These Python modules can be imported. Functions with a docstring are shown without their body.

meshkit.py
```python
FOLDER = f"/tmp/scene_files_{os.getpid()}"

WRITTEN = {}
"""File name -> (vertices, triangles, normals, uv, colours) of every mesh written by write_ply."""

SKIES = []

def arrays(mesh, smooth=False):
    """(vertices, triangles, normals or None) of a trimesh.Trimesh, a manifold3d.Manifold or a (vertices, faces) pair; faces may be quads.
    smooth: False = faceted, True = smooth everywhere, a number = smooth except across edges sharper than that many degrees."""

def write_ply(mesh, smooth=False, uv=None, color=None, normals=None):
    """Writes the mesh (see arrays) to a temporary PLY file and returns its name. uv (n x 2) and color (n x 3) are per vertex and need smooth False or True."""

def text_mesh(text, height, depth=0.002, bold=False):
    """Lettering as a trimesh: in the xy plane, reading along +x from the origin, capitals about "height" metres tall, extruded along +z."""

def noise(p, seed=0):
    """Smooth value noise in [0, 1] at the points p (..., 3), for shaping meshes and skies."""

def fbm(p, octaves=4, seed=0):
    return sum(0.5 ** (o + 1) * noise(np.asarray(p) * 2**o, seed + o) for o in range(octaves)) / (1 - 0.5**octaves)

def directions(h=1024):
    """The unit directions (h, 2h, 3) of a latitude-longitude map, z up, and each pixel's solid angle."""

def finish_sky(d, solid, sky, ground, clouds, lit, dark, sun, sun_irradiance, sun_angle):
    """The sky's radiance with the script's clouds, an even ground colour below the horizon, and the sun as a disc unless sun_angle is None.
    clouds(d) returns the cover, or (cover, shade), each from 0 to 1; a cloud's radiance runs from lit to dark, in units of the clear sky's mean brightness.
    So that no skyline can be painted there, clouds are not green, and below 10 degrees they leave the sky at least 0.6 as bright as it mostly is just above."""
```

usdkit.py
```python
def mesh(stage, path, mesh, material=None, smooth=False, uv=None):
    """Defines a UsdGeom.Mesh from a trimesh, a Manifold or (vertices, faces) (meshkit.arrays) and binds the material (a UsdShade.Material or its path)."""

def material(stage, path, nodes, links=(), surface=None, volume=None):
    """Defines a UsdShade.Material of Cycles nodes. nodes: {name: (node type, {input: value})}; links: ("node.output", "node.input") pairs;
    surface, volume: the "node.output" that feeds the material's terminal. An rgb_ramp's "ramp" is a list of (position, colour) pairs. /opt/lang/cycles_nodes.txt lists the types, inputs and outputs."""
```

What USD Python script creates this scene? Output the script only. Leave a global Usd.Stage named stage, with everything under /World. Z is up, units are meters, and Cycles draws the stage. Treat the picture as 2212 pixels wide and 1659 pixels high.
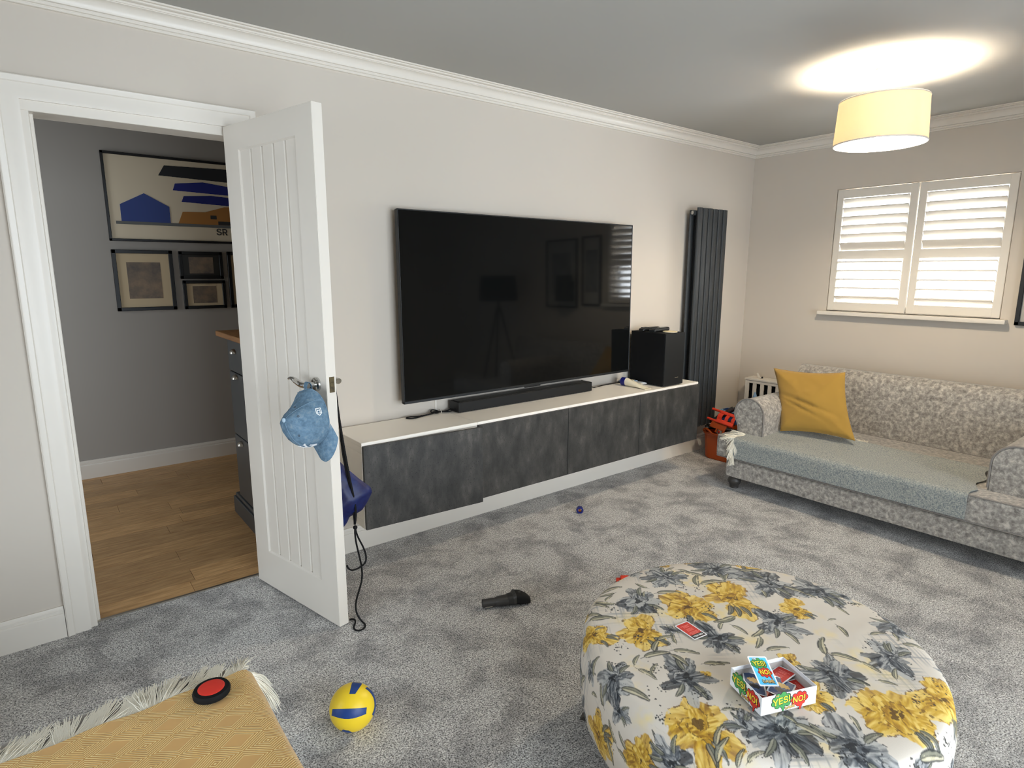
import math, random, numpy as np, trimesh, usdkit, meshkit
from pxr import Usd, UsdGeom, UsdLux, UsdShade, Gf, Sdf, Vt
from shapely.geometry import Polygon, Point, box as sbox
from shapely.ops import unary_union

stage = Usd.Stage.CreateInMemory()
UsdGeom.SetStageUpAxis(stage, 'Z'); UsdGeom.SetStageMetersPerUnit(stage, 1.0)
UsdGeom.Xform.Define(stage, '/World'); UsdGeom.Scope.Define(stage, '/World/Looks')
PI = math.pi
# ------------------------------------------------------------------ camera
F_PX, YAW, PITCH, ROLL = 1306.83, 0.66712, 0.18399, 0.0017
EYE = np.array([-1.07135, -2.76485, 1.40130])
cam = UsdGeom.Camera.Define(stage, '/World/camera')
cam.CreateHorizontalApertureAttr(36.0); cam.CreateVerticalApertureAttr(27.0)
cam.CreateFocalLengthAttr(36.0 * F_PX / 2212); cam.CreateFStopAttr(0.0); cam.CreateClippingRangeAttr((0.05, 100))
EXPOSURE = 0.10
cam.CreateExposureAttr(EXPOSURE)
fw = np.array([math.sin(YAW) * math.cos(PITCH), math.cos(YAW) * math.cos(PITCH), -math.sin(PITCH)])
r0 = np.array([math.cos(YAW), -math.sin(YAW), 0.0]); u0 = np.cross(r0, fw)
rr = math.cos(ROLL) * r0 + math.sin(ROLL) * u0; uu = -math.sin(ROLL) * r0 + math.cos(ROLL) * u0
cam.AddTransformOp().Set(Gf.Matrix4d(*rr, 0, *uu, 0, *(-fw), 0, *EYE, 1))

# ------------------------------------------------------------------ light
DAY = (0.90, 0.955, 1.0); WARM = (1.0, 0.86, 0.66)
def rect_light(name, pos, z_axis, w, h, intensity, color):
    L = UsdLux.RectLight.Define(stage, '/World/' + name)
    L.CreateWidthAttr(w); L.CreateHeightAttr(h); L.CreateIntensityAttr(intensity); L.CreateColorAttr(Gf.Vec3f(*color))
    z = np.array(z_axis, float); z /= np.linalg.norm(z); y = np.array([0, 0, 1.0]); x = np.cross(y, z); x /= np.linalg.norm(x); y = np.cross(z, x)
    L.AddTransformOp().Set(Gf.Matrix4d(*x, 0, *y, 0, *z, 0, *pos, 1))
    return L
# daylight standing outside the room's two windows and the hall's glazed front door
rect_light('daylight_side', (3.86, -1.17, 1.55), (1, 0, 0), 1.5, 1.15, 32.0, DAY)
rect_light('daylight_garden', (0.25, -4.72, 1.05), (0, -1, 0), 2.9, 2.0, 9.5, (0.81, 0.905, 1.0))
rect_light('daylight_patio', (-2.52, -1.65, 0.85), (-1, 0, 0), 2.1, 1.6, 3.0, (0.80, 0.90, 1.0))
rect_light('daylight_hall', (-2.55, 1.2, 1.3), (-1, 0, 0), 0.9, 1.6, 1.8, DAY)
sky = UsdLux.DomeLight.Define(stage, '/World/sky'); sky.CreateIntensityAttr(0.45); sky.CreateColorAttr(Gf.Vec3f(.82, .91, 1.0))
CEILING_LAMP = (2.27, -1.42); CEILING_LAMP_POWER = 130.0

# ------------------------------------------------------------------ helpers
def lin(*c):
    if len(c) == 1 and not np.isscalar(c[0]): c = c[0]
    c = np.asarray(c, float) / 255
    return tuple(np.where(c <= .04045, c / 12.92, ((c + .055) / 1.055) ** 2.4))
_used = {}
def numbered(path):
    n = _used.get(path, 0); _used[path] = n + 1
    return path if n == 0 else f'{path}_{n:03d}'
def data(prim, **kw):
    for k, v in kw.items():
        if v: prim.SetCustomDataByKey(k, v)
    return prim
def thing(name, label, cat, loc=(0, 0, 0), rotz=0.0, group=None, mat=None, kind=None):
    x = UsdGeom.Xform.Define(stage, numbered('/World/' + name))
    if mat is not None:
        M = np.asarray(mat, float); x.AddTransformOp().Set(Gf.Matrix4d(*M.T.ravel().tolist()))
    else:
        x.AddTranslateOp().Set(Gf.Vec3d(*map(float, loc)))
        if rotz: x.AddRotateZOp().Set(math.degrees(rotz))
    return data(x.GetPrim(), label=label, category=cat, group=group, kind=kind)
def obj(name, mesh, m, parent=None, smooth=30, label=None, kind=None, cat=None, group=None, color=None):
    base = parent.GetPath().pathString if parent is not None else '/World'
    if isinstance(mesh, list): mesh = cat_(mesh)
    p = usdkit.mesh(stage, numbered(f'{base}/{name}'), mesh, m, smooth=smooth)
    if color is not None:
        UsdGeom.PrimvarsAPI(p).CreatePrimvar('paint', Sdf.ValueTypeNames.Color3fArray, 'vertex').Set(Vt.Vec3fArray.FromNumpy(np.asarray(color, np.float32)))
    return data(p.GetPrim(), label=label, kind=kind, category=cat, group=group)
def struct(name, mesh, m, label, smooth=30):
    return obj(name, mesh, m, None, smooth, label=label, kind='structure', cat=None)
def sthing(name, label, loc=(0, 0, 0), rotz=0.0):
    return thing(name, label, None, loc, rotz, kind='structure')
def instance(root, name, label, cat, loc, rotz=0, group=None, mat=None):
    t = thing(name, label, cat, loc, rotz, group, mat)
    t.GetReferences().AddInternalReference(root.GetPath()); t.SetInstanceable(True)
    return t
def cat_(ms): return trimesh.util.concatenate([as_tm(m) for m in ms])
def as_tm(m):
    if hasattr(m, 'to_mesh'):
        k = m.to_mesh(); return trimesh.Trimesh(k.vert_properties[:, :3], k.tri_verts, process=False)
    return m
def tm(v, f): return trimesh.Trimesh(np.asarray(v, float), np.asarray(f), process=False)
def rb(x0, x1, y0, y1, z0, z1, r=0.004, n=1):
    """box with rounded (n>1) or chamfered (n=1) edges"""
    r = min(r, .49 * (x1 - x0), .49 * (y1 - y0), .49 * (z1 - z0))
    if n == 1: oct_ = np.eye(3)
    else:
        oct_ = np.array([(math.sin(a) * math.cos(b), math.sin(a) * math.sin(b), math.cos(a)) for a in np.linspace(0, PI / 2, n + 1) for b in (np.linspace(0, PI / 2, n + 1) if a > 0 else [0])])
    pts = []
    for sx in (0, 1):
        for sy in (0, 1):
            for sz in (0, 1):
                c = np.array([x1 - r if sx else x0 + r, y1 - r if sy else y0 + r, z1 - r if sz else z0 + r])
                pts.append(c + oct_ * r * np.array([2 * sx - 1, 2 * sy - 1, 2 * sz - 1]))
    return trimesh.convex.convex_hull(np.vstack(pts))
def bx(x0, x1, y0, y1, z0, z1):
    return trimesh.creation.box(bounds=[[x0, y0, z0], [x1, y1, z1]])
def xf(m, M): m = as_tm(m).copy(); m.apply_transform(np.asarray(M)); return m
def frame(o, ex, ey, ez=None):
    M = np.eye(4); ex, ey = np.asarray(ex, float), np.asarray(ey, float)
    M[:3, 0], M[:3, 1], M[:3, 2], M[:3, 3] = ex, ey, np.cross(ex, ey) if ez is None else ez, o
    return M
def spline(pts, n=10):
    from scipy.interpolate import CubicSpline
    P = np.asarray(pts, float); t = np.r_[0, np.cumsum(np.linalg.norm(np.diff(P, axis=0), axis=1))]
    return CubicSpline(t, P)(np.linspace(0, t[-1], n * (len(P) - 1) + 1))
def tube(P, r, n=8, caps=True):
    P = np.asarray(P, float); r = np.broadcast_to(np.asarray(r, float), (len(P),))
    T = np.gradient(P, axis=0); T /= np.maximum(np.linalg.norm(T, axis=1, keepdims=True), 1e-12)
    up = np.array([0, 0, 1.0]) if abs(T[0, 2]) < .9 else np.array([1.0, 0, 0])
    N = np.cross(T[0], up); N /= np.linalg.norm(N); V = []
    a = np.arange(n) / n * 2 * PI
    for i in range(len(P)):
        N = N - T[i] * (N @ T[i]); N /= np.linalg.norm(N); B = np.cross(T[i], N)
        V.append(P[i] + r[i] * (np.cos(a)[:, None] * N + np.sin(a)[:, None] * B))
    V = np.vstack(V); F = []
    for i in range(len(P) - 1):
        for j in range(n):
            p, q = i * n + j, i * n + (j + 1) % n
            F += [[p, q, q + n], [p, q + n, p + n]]
    if caps:
        V = np.vstack([V, P[0], P[-1]]); c0, c1 = len(V) - 2, len(V) - 1; e = (len(P) - 1) * n
        for j in range(n): F += [[c0, (j + 1) % n, j], [c1, e + j, e + (j + 1) % n]]
    return tm(V, F)
def lathe(prof, n=32, o=(0, 0, 0)):
    prof = np.asarray(prof, float); a = np.arange(n) / n * 2 * PI
    V = np.concatenate([np.stack([p[0] * np.cos(a), p[0] * np.sin(a), 0 * a + p[1]], 1) for p in prof]) + np.asarray(o)
    F = []
    for i in range(len(prof) - 1):
        for j in range(n):
            p, q = i * n + j, i * n + (j + 1) % n
            F += [[p, q, q + n], [p, q + n, p + n]]
    return tm(V, F)
def grid(nu, nv, fn):
    """surface fn(u, v)->(N,3), u, v in [0,1]"""
    u, v = np.meshgrid(np.linspace(0, 1, nu), np.linspace(0, 1, nv), indexing='ij')
    V = fn(u.ravel(), v.ravel()); i = np.arange(nu * nv).reshape(nu, nv)
    a, b, c, d = i[:-1, :-1].ravel(), i[1:, :-1].ravel(), i[1:, 1:].ravel(), i[:-1, 1:].ravel()
    return tm(V, np.vstack([np.stack([a, b, c], 1), np.stack([a, c, d], 1)]))
def shell(m, t):
    """gives an open surface thickness t along its normals"""
    v, f = np.array(m.vertices), np.array(m.faces); n = len(v)
    w = v - np.array(m.vertex_normals) * t
    e = np.sort(f[:, [0, 1, 1, 2, 2, 0]].reshape(-1, 2), axis=1); d = f[:, [0, 1, 1, 2, 2, 0]].reshape(-1, 2)
    _, inv, cnt = np.unique(e, axis=0, return_inverse=True, return_counts=True)
    bd = d[cnt[inv.ravel()] == 1]
    side = np.vstack([np.stack([bd[:, 1], bd[:, 0], bd[:, 0] + n], 1), np.stack([bd[:, 1], bd[:, 0] + n, bd[:, 1] + n], 1)])
    return tm(np.vstack([v, w]), np.vstack([f, f[:, ::-1] + n, side]))
def prism(poly, h, z0=0.0):
    gs = getattr(poly, 'geoms', [poly]); ms = []
    for g in gs:
        m = trimesh.creation.extrude_polygon(g, h, engine='earcut'); m.apply_translation([0, 0, z0]); ms.append(m)
    return cat_(ms)
def puff(poly, thick, step, power=.5, noise=0.0, seed=0, edge=.002):
    """a stuffed shape: outline in xy, blown up along z"""
    x0, y0, x1, y1 = poly.bounds; from scipy.spatial import Delaunay
    import shapely
    gx, gy = np.meshgrid(np.arange(x0, x1 + step, step), np.arange(y0, y1 + step, step)); g = np.stack([gx.ravel(), gy.ravel()], 1)
    inn = shapely.contains_xy(poly.buffer(-step * .45), g[:, 0], g[:, 1])
    L = poly.exterior.length; k = max(12, int(L / step)); ring = np.array([poly.exterior.interpolate(i / k, normalized=True).coords[0] for i in range(k)])
    P = np.vstack([ring, g[inn]]); tri = Delaunay(P).simplices
    cen = P[tri].mean(1); tri = tri[shapely.contains_xy(poly.buffer(1e-6), cen[:, 0], cen[:, 1])]
    d = shapely.distance(shapely.points(P), poly.exterior); d[:k] = 0
    h = thick * (d / d.max()) ** power + edge
    if noise:
        h = h + noise * (meshkit.fbm(np.c_[P * 9, np.zeros(len(P))], 3, seed) - .5) * np.minimum(1, d / (4 * step))
    n = len(P); a = np.cross(P[tri[:, 1]] - P[tri[:, 0]], P[tri[:, 2]] - P[tri[:, 0]]); tri[a < 0] = tri[a < 0][:, ::-1]
    V = np.vstack([np.c_[P, h], np.c_[P, -h]]); s = np.arange(k); s2 = (s + 1) % k
    F = np.vstack([tri, tri[:, ::-1] + n, np.stack([s, s + n, s2 + n], 1), np.stack([s, s2 + n, s2], 1)])
    return tm(V, F)
def text(s, h, depth=.0006, bold=True, center=True):
    m = meshkit.text_mesh(s, h, depth, bold); b = m.bounds
    if center: m.apply_translation([-(b[0, 0] + b[1, 0]) / 2, -(b[0, 1] + b[1, 1]) / 2, 0])
    return m

# ------------------------------------------------------------------ materials
_mats = {}
def mat(name, col, rough=.5, metal=0.0, spec=.5, vary=None, bump=None, sheen=0.0, coat=0.0, col2=None, ramp=None, extra=None):
    """vary=(scale, detail, stretch) mixes col with col2 by noise; bump=(scale, strength, distance)"""
    if name in _mats: return _mats[name]
    nodes = {'p': ('principled_bsdf', dict(base_color=col, roughness=rough, metallic=metal, specular_ior_level=spec, sheen_weight=sheen, sheen_roughness=.5, coat_weight=coat))}
    links = []
    if vary or bump: nodes['tc'] = ('texture_coordinate', {})
    if vary:
        s, det, st = vary
        nodes['mp'] = ('mapping', dict(scale=st)); nodes['n'] = ('noise_texture', dict(scale=s, detail=det, roughness=.62))
        nodes['r'] = ('rgb_ramp', {'ramp': ramp or [(.3, col), (.7, col2)]})
        links += [('tc.object', 'mp.vector'), ('mp.vector', 'n.vector'), ('n.fac', 'r.fac'), ('r.color', 'p.base_color')]
    if bump:
        s, st, di = bump
        nodes['bn'] = ('noise_texture', dict(scale=s, detail=3.0, roughness=.6)); nodes['b'] = ('bump', dict(strength=st, distance=di))
        links += [('tc.object', 'bn.vector'), ('bn.fac', 'b.height'), ('b.normal', 'p.normal')]
    if extra: extra(nodes, links)
    _mats[name] = usdkit.material(stage, '/World/Looks/' + name, nodes, links, surface='p.BSDF')
    return _mats[name]
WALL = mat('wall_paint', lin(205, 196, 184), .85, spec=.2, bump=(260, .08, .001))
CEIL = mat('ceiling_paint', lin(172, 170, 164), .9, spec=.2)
GLOSSW = mat('white_satin', lin(225, 218, 207), .35, spec=.45)
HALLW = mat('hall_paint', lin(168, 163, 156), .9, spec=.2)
CAB = mat('white_cabinet', lin(245, 238, 227), .38)
BLACKP = mat('black_plastic', lin(22, 23, 24), .42, spec=.4)
BLACKM = mat('black_matt', lin(16, 16, 17), .75, spec=.2)
BLACKG = mat('black_grille', lin(20, 21, 22), .6, spec=.3, bump=(900, .6, .001))
DARKM = mat('dark_metal', lin(52, 54, 56), .38, metal=.6)
SCREEN = mat('screen_glass', lin(13, 14, 14), .05, spec=.36)
CHROME = mat('chrome', lin(205, 205, 203), .12, metal=1.0)
NICKEL = mat('brushed_nickel', lin(190, 185, 176), .28, metal=1.0)
BRASSY = mat('worn_plate', lin(160, 146, 112), .3, metal=.9, vary=(60, 3, (1, 1, 1)), col2=lin(120, 112, 96))
RADI = mat('anthracite_paint', lin(52, 55, 57), .5, spec=.3)
CORD = mat('black_cord', lin(14, 14, 16), .7, spec=.3)
ORANGE = mat('orange_plastic', lin(156, 62, 4), .42, spec=.4)
REDOR = mat('red_plastic', lin(226, 62, 34), .4)
BLUEP = mat('blue_plastic', lin(42, 74, 140), .45)
LBLUE = mat('pale_blue_plastic', lin(136, 168, 200), .45)
NAVY = mat('navy_cap', lin(22, 28, 110), .4)
CREAM = mat('cream_tube', lin(232, 222, 196), .35)
def concrete():
    nd = {'tc': ('texture_coordinate', {}), 'mp': ('mapping', dict(scale=(1, 1, .45))),
          'n': ('noise_texture', dict(scale=14.0, detail=8.0, roughness=.66, distortion=.1)),
          'r': ('rgb_ramp', {'ramp': [(.30, lin(42, 42, 40)), (.46, lin(55, 54, 52)), (.58, lin(67, 65, 62)), (.74, lin(96, 92, 87))]}),
          'v': ('noise_texture', dict(scale=150.0, detail=2.0)), 'vr': ('rgb_ramp', {'ramp': [(.29, (.35, .35, .35)), (.36, (1, 1, 1))]}),
          'm': ('mix', dict(mix_type='multiply', fac=1.0)), 'p': ('principled_bsdf', dict(roughness=.5, specular_ior_level=.35))}
    lk = [('tc.object', 'mp.vector'), ('mp.vector', 'n.vector'), ('n.fac', 'r.fac'), ('tc.object', 'v.vector'), ('v.fac', 'vr.fac'), ('r.color', 'm.color1'), ('vr.color', 'm.color2'), ('m.color', 'p.base_color')]
    return usdkit.material(stage, '/World/Looks/concrete_laminate', nd, lk, surface='p.BSDF')
CONC = concrete()
def carpet():
    nd = {'tc': ('texture_coordinate', {}),
          'a': ('noise_texture', dict(scale=200.0, detail=3.0, roughness=.68)),
          'ar': ('rgb_ramp', {'ramp': [(.37, lin(88, 86, 84)), (.485, lin(206, 203, 199)), (.60, lin(255, 253, 249))]}),
          'b': ('noise_texture', dict(scale=5.2, detail=8.0, roughness=.68, distortion=.3)),
          'br': ('rgb_ramp', {'ramp': [(.38, (.55, .55, .56)), (.46, (.73, .73, .735)), (.55, (.97, .97, .97))]}),
          'm': ('mix', dict(mix_type='multiply', fac=1.0)),
          'c': ('noise_texture', dict(scale=78.0, detail=3.0, roughness=.7)), 'cr': ('rgb_ramp', {'ramp': [(.36, (.70, .70, .70)), (.5, (1, 1, 1)), (.62, (1.14, 1.14, 1.14))]}), 'm2': ('mix', dict(mix_type='multiply', fac=1.0)),
          'bp': ('bump', dict(strength=1.0, distance=.006)),
          'p': ('principled_bsdf', dict(roughness=.95, specular_ior_level=.1, sheen_weight=.15))}
    lk = [('tc.object', 'a.vector'), ('tc.object', 'b.vector'), ('a.fac', 'ar.fac'), ('b.fac', 'br.fac'), ('ar.color', 'm.color1'), ('br.color', 'm.color2'), ('tc.object', 'c.vector'), ('c.fac', 'cr.fac'), ('m.color', 'm2.color1'), ('cr.color', 'm2.color2'), ('m2.color', 'p.base_color'), ('a.fac', 'bp.height'), ('bp.normal', 'p.normal')]
    return usdkit.material(stage, '/World/Looks/carpet_pile', nd, lk, surface='p.BSDF')
CARPET = carpet()
def velvet():
    nd = {'tc': ('texture_coordinate', {}), 'n': ('noise_texture', dict(scale=46.0, detail=6.0, roughness=.66, distortion=.3)),
          'r': ('rgb_ramp', {'ramp': [(.33, lin(114, 109, 103)), (.5, lin(156, 150, 142)), (.67, lin(200, 193, 182))]}),
          'b': ('bump', dict(strength=.35, distance=.004)), 'p': ('principled_bsdf', dict(roughness=.62, specular_ior_level=.3, sheen_weight=.35))}
    lk = [('tc.object', 'n.vector'), ('n.fac', 'r.fac'), ('r.color', 'p.base_color'), ('n.fac', 'b.height'), ('b.normal', 'p.normal')]
    return usdkit.material(stage, '/World/Looks/crushed_velvet', nd, lk, surface='p.BSDF')
VELVET = velvet()
PIPING = mat('velvet_piping', lin(128, 122, 116), .7, sheen=.3)
GREYTH = mat('grey_throw', lin(150, 154, 152), .92, spec=.1, vary=(160, 3, (1, 1, 1)), ramp=[(.35, lin(112, 120, 124)), (.65, lin(176, 176, 166))], bump=(420, .5, .002), sheen=.2)
FRINGE = mat('cream_fringe', lin(236, 230, 214), .9, spec=.1)
MUST = mat('mustard_linen', lin(164, 129, 60), .9, spec=.1, bump=(500, .3, .001), sheen=.25)
LEGWOOD = mat('dark_leg', lin(58, 54, 50), .45)
DENIM = mat('washed_denim', lin(100, 128, 150), .9, spec=.1, vary=(60, 7, (1, 1, 1)), ramp=[(.34, lin(88, 112, 132)), (.54, lin(106, 133, 154)), (.72, lin(132, 149, 160))], bump=(900, .5, .001))
THREADW = mat('white_thread', lin(236, 238, 240), .8)
EYELET = mat('eyelet_thread', lin(74, 84, 96), .8)
BAGB = mat('royal_blue_cloth', lin(2, 8, 72), .5, vary=(20, 3, (1, 1, 1)), ramp=[(.4, lin(0, 4, 66)), (.7, lin(4, 32, 92))])
OAK = lambda i: mat(f'oak_plank_{i}', lin(178, 132, 82), .45, vary=(7, 6, (1, 9, 9)), ramp=[(.3, lin(*(np.array([168, 126, 80]) * (1, .94, 1.05)[i]))), (.7, lin(*(np.array([216, 174, 122]) * (1, .94, 1.05)[i])))])
OAKTOP = mat('oak_worktop', lin(176, 126, 74), .45, vary=(6, 6, (8, 1, 8)), col2=lin(138, 92, 50))
SLATE = mat('slate_cabinet', lin(74, 78, 80), .4)
PAPER = mat('cream_paper', lin(226, 212, 186), .9)
YBALL = mat('yellow_rubber', lin(244, 208, 40), .42, bump=(700, .12, .001))
BBALL = mat('blue_rubber', lin(24, 62, 128), .45, bump=(700, .2, .001))
GUN = mat('gunmetal_plastic', lin(74, 72, 70), .36, metal=.35)
BRISTLE = mat('black_bristle', lin(14, 14, 15), .85)
WHITEC = mat('white_card', lin(240, 242, 245), .5)
GREYIN = mat('raw_card', lin(186, 182, 176), .8)
INKR, INKG, INKY, INKK, INKB = (mat(n, c, .5) for n, c in (('red_ink', lin(206, 46, 34)), ('green_ink', lin(70, 150, 80)), ('yellow_ink', lin(246, 214, 60)), ('black_ink', lin(30, 28, 28)), ('sky_ink', lin(90, 196, 244))))
INKP = mat('pink_ink', lin(238, 120, 112), .5); INKD = mat('deep_blue_ink', lin(64, 88, 130), .5)
GLASS = usdkit.material(stage, '/World/Looks/window_glass', {'t': ('transparent_bsdf', {}), 'g': ('glossy_bsdf', dict(roughness=0.0)), 'f': ('fresnel', {}), 'm': ('mix_closure', {})}, [('t.BSDF', 'm.closure1'), ('g.BSDF', 'm.closure2'), ('f.fac', 'm.fac')], surface='m.closure')
BULB = usdkit.material(stage, '/World/Looks/lit_bulb', {'e': ('emission', dict(color=WARM, strength=CEILING_LAMP_POWER * 3.6))}, surface='e.emission')
SHADEM = mat('dark_shade_cloth', lin(24, 25, 28), .9, bump=(400, .4, .001))
PAINTED = usdkit.material(stage, '/World/Looks/printed_linen', {'a': ('attribute', dict(attribute='paint')), 'tc': ('texture_coordinate', {}), 'n': ('noise_texture', dict(scale=420.0, detail=2.0)), 'b': ('bump', dict(strength=.25, distance=.001)), 'p': ('principled_bsdf', dict(roughness=.85, specular_ior_level=.15, sheen_weight=.1))},
    [('a.color', 'p.base_color'), ('tc.object', 'n.vector'), ('n.fac', 'b.height'), ('b.normal', 'p.normal')], surface='p.BSDF')
def diamonds():
    nd = {'tc': ('texture_coordinate', {}), 's': ('separate_xyz', {}),
          'u': ('math', dict(math_type='pingpong', value2=.052)), 'v': ('math', dict(math_type='pingpong', value2=.036)),
          'us': ('math', dict(math_type='divide', value2=.052)), 'vs': ('math', dict(math_type='divide', value2=.036)),
          'd': ('math', dict(math_type='add')), 'k': ('math', dict(math_type='multiply', value2=2 * PI * 6.0)), 'si': ('math', dict(math_type='sine')),
          'h': ('math', dict(math_type='multiply_add', value2=.5, value3=.5)), 'g': ('math', dict(math_type='less_than', value2=1.42)), 'hg': ('math', dict(math_type='multiply')),
          'r': ('rgb_ramp', {'ramp': [(0, lin(206, 162, 98)), (.25, lin(184, 136, 66)), (.6, lin(180, 132, 60)), (1, lin(250, 228, 164))]}),
          'b': ('bump', dict(strength=.4, distance=.0015)), 'p': ('principled_bsdf', dict(roughness=.9, specular_ior_level=.1, sheen_weight=.2))}
    lk = [('tc.object', 's.vector'), ('s.x', 'u.value1'), ('s.y', 'v.value1'), ('u.value', 'us.value1'), ('v.value', 'vs.value1'), ('us.value', 'd.value1'), ('vs.value', 'd.value2'),
          ('d.value', 'k.value1'), ('k.value', 'si.value1'), ('si.value', 'h.value1'), ('d.value', 'g.value1'), ('h.value', 'hg.value1'), ('g.value', 'hg.value2'), ('hg.value', 'r.fac'), ('r.color', 'p.base_color'), ('hg.value', 'b.height'), ('b.normal', 'p.normal')]
    return usdkit.material(stage, '/World/Looks/mustard_diamond_weave', nd, lk, surface='p.BSDF')
DIAMOND = diamonds()

# ================================================================== THE ROOM
ZC, XR, XL, YF = 2.357, 3.548, -2.35, -4.6
DX0, DX1, DZ = -1.03, -.335, 1.985          # doorway in the TV wall
struct('floor', bx(XL, XR, YF, .035, -.05, 0), CARPET, 'grey twist pile carpet', smooth=False)
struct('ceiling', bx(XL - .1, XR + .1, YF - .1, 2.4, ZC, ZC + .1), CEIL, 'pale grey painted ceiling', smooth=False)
struct('wall_back', [bx(XL, DX0, 0, .12, 0, ZC), bx(DX0, DX1, 0, .12, DZ, ZC), bx(DX1, XR + .1, 0, .12, 0, ZC)], WALL, 'warm light grey wall behind the television', smooth=False)
W1 = (-1.70, -.66, 1.12, 1.98)              # right window: y0, y1, z0, z1
struct('wall_right', [bx(XR, XR + .14, YF, W1[0], 0, ZC), bx(XR, XR + .14, W1[1], 0, 0, ZC), bx(XR, XR + .14, W1[0], W1[1], 0, W1[2]), bx(XR, XR + .14, W1[0], W1[1], W1[3], ZC)], WALL, 'warm light grey side wall beside the sofa', smooth=False)
W2 = (-1.2, 1.7, .08, 2.1)
struct('wall_front', [bx(XL, W2[0], YF - .1, YF, 0, ZC), bx(W2[1], XR, YF - .1, YF, 0, ZC), bx(W2[0], W2[1], YF - .1, YF, 0, W2[2]), bx(W2[0], W2[1], YF - .1, YF, W2[3], ZC)], WALL, 'wall with wide garden window', smooth=False)
W3 = (-2.65, -.65, .03, 2.1)
struct('wall_left', [bx(XL - .1, XL, YF, W3[0], 0, ZC), bx(XL - .1, XL, W3[1], 0, 0, ZC), bx(XL - .1, XL, W3[0], W3[1], 0, W3[2]), bx(XL - .1, XL, W3[0], W3[1], W3[3], ZC)], WALL, 'light grey wall at the left with patio doors', smooth=False)
# cornice: profile (d from wall, z)
COR = [(0, ZC - .080), (.011, ZC - .080), (.013, ZC - .078), (.013, ZC - .074), (.010, ZC - .0725), (.010, ZC - .0700), (.016, ZC - .0685), (.019, ZC - .0640), (.019, ZC - .0610), (.0145, ZC - .0600), (.0145, ZC - .0575), (.0205, ZC - .0560), (.0215, ZC - .0470), (.0255, ZC - .0370), (.0325, ZC - .0290), (.0420, ZC - .0245), (.0510, ZC - .0235), (.0510, ZC - .0205), (.0560, ZC - .0205), (.0560, ZC - .0155), (.0530, ZC - .0150), (.0530, ZC - .0125), (.0650, ZC - .0125), (.0700, ZC - .0105), (.0715, ZC - .0080), (.0690, ZC - .0072), (.0690, ZC - .0052), (.0800, ZC - .0050), (.0830, ZC - .0020), (.083, ZC), (0, ZC)]
def sweep_profile(prof, A, B, nrm, mA=0, mB=0):
    """extrudes a (d, z) profile from A to B along a wall; mA/mB = mitre sign"""
    A, B, nrm = np.array(A, float), np.array(B, float), np.array(nrm, float); t = (B - A) / np.linalg.norm(B - A); P = np.array(prof)
    a = [np.r_[A + nrm * d + t * d * mA, z] for d, z in P]; b = [np.r_[B + nrm * d - t * d * mB, z] for d, z in P]; n = len(P)
    F = [[i, (i + 1) % n, n + (i + 1) % n] for i in range(n)] + [[i, n + (i + 1) % n, n + i] for i in range(n)]
    poly = Polygon(P); tv, tf = trimesh.creation.triangulate_polygon(poly, engine='earcut')
    from scipy.spatial import cKDTree
    ix = cKDTree(P).query(tv)[1]; F += [list(ix[f]) for f in tf] + [list(ix[f][::-1] + n) for f in tf]
    m = tm(np.vstack([a, b]), F); m.fix_normals(); return m
struct('trim_1', sweep_profile(COR, (XL, 0), (XR, 0), (0, -1), 0, 1), GLOSSW, 'white moulded cornice above the television wall', 25)
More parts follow.
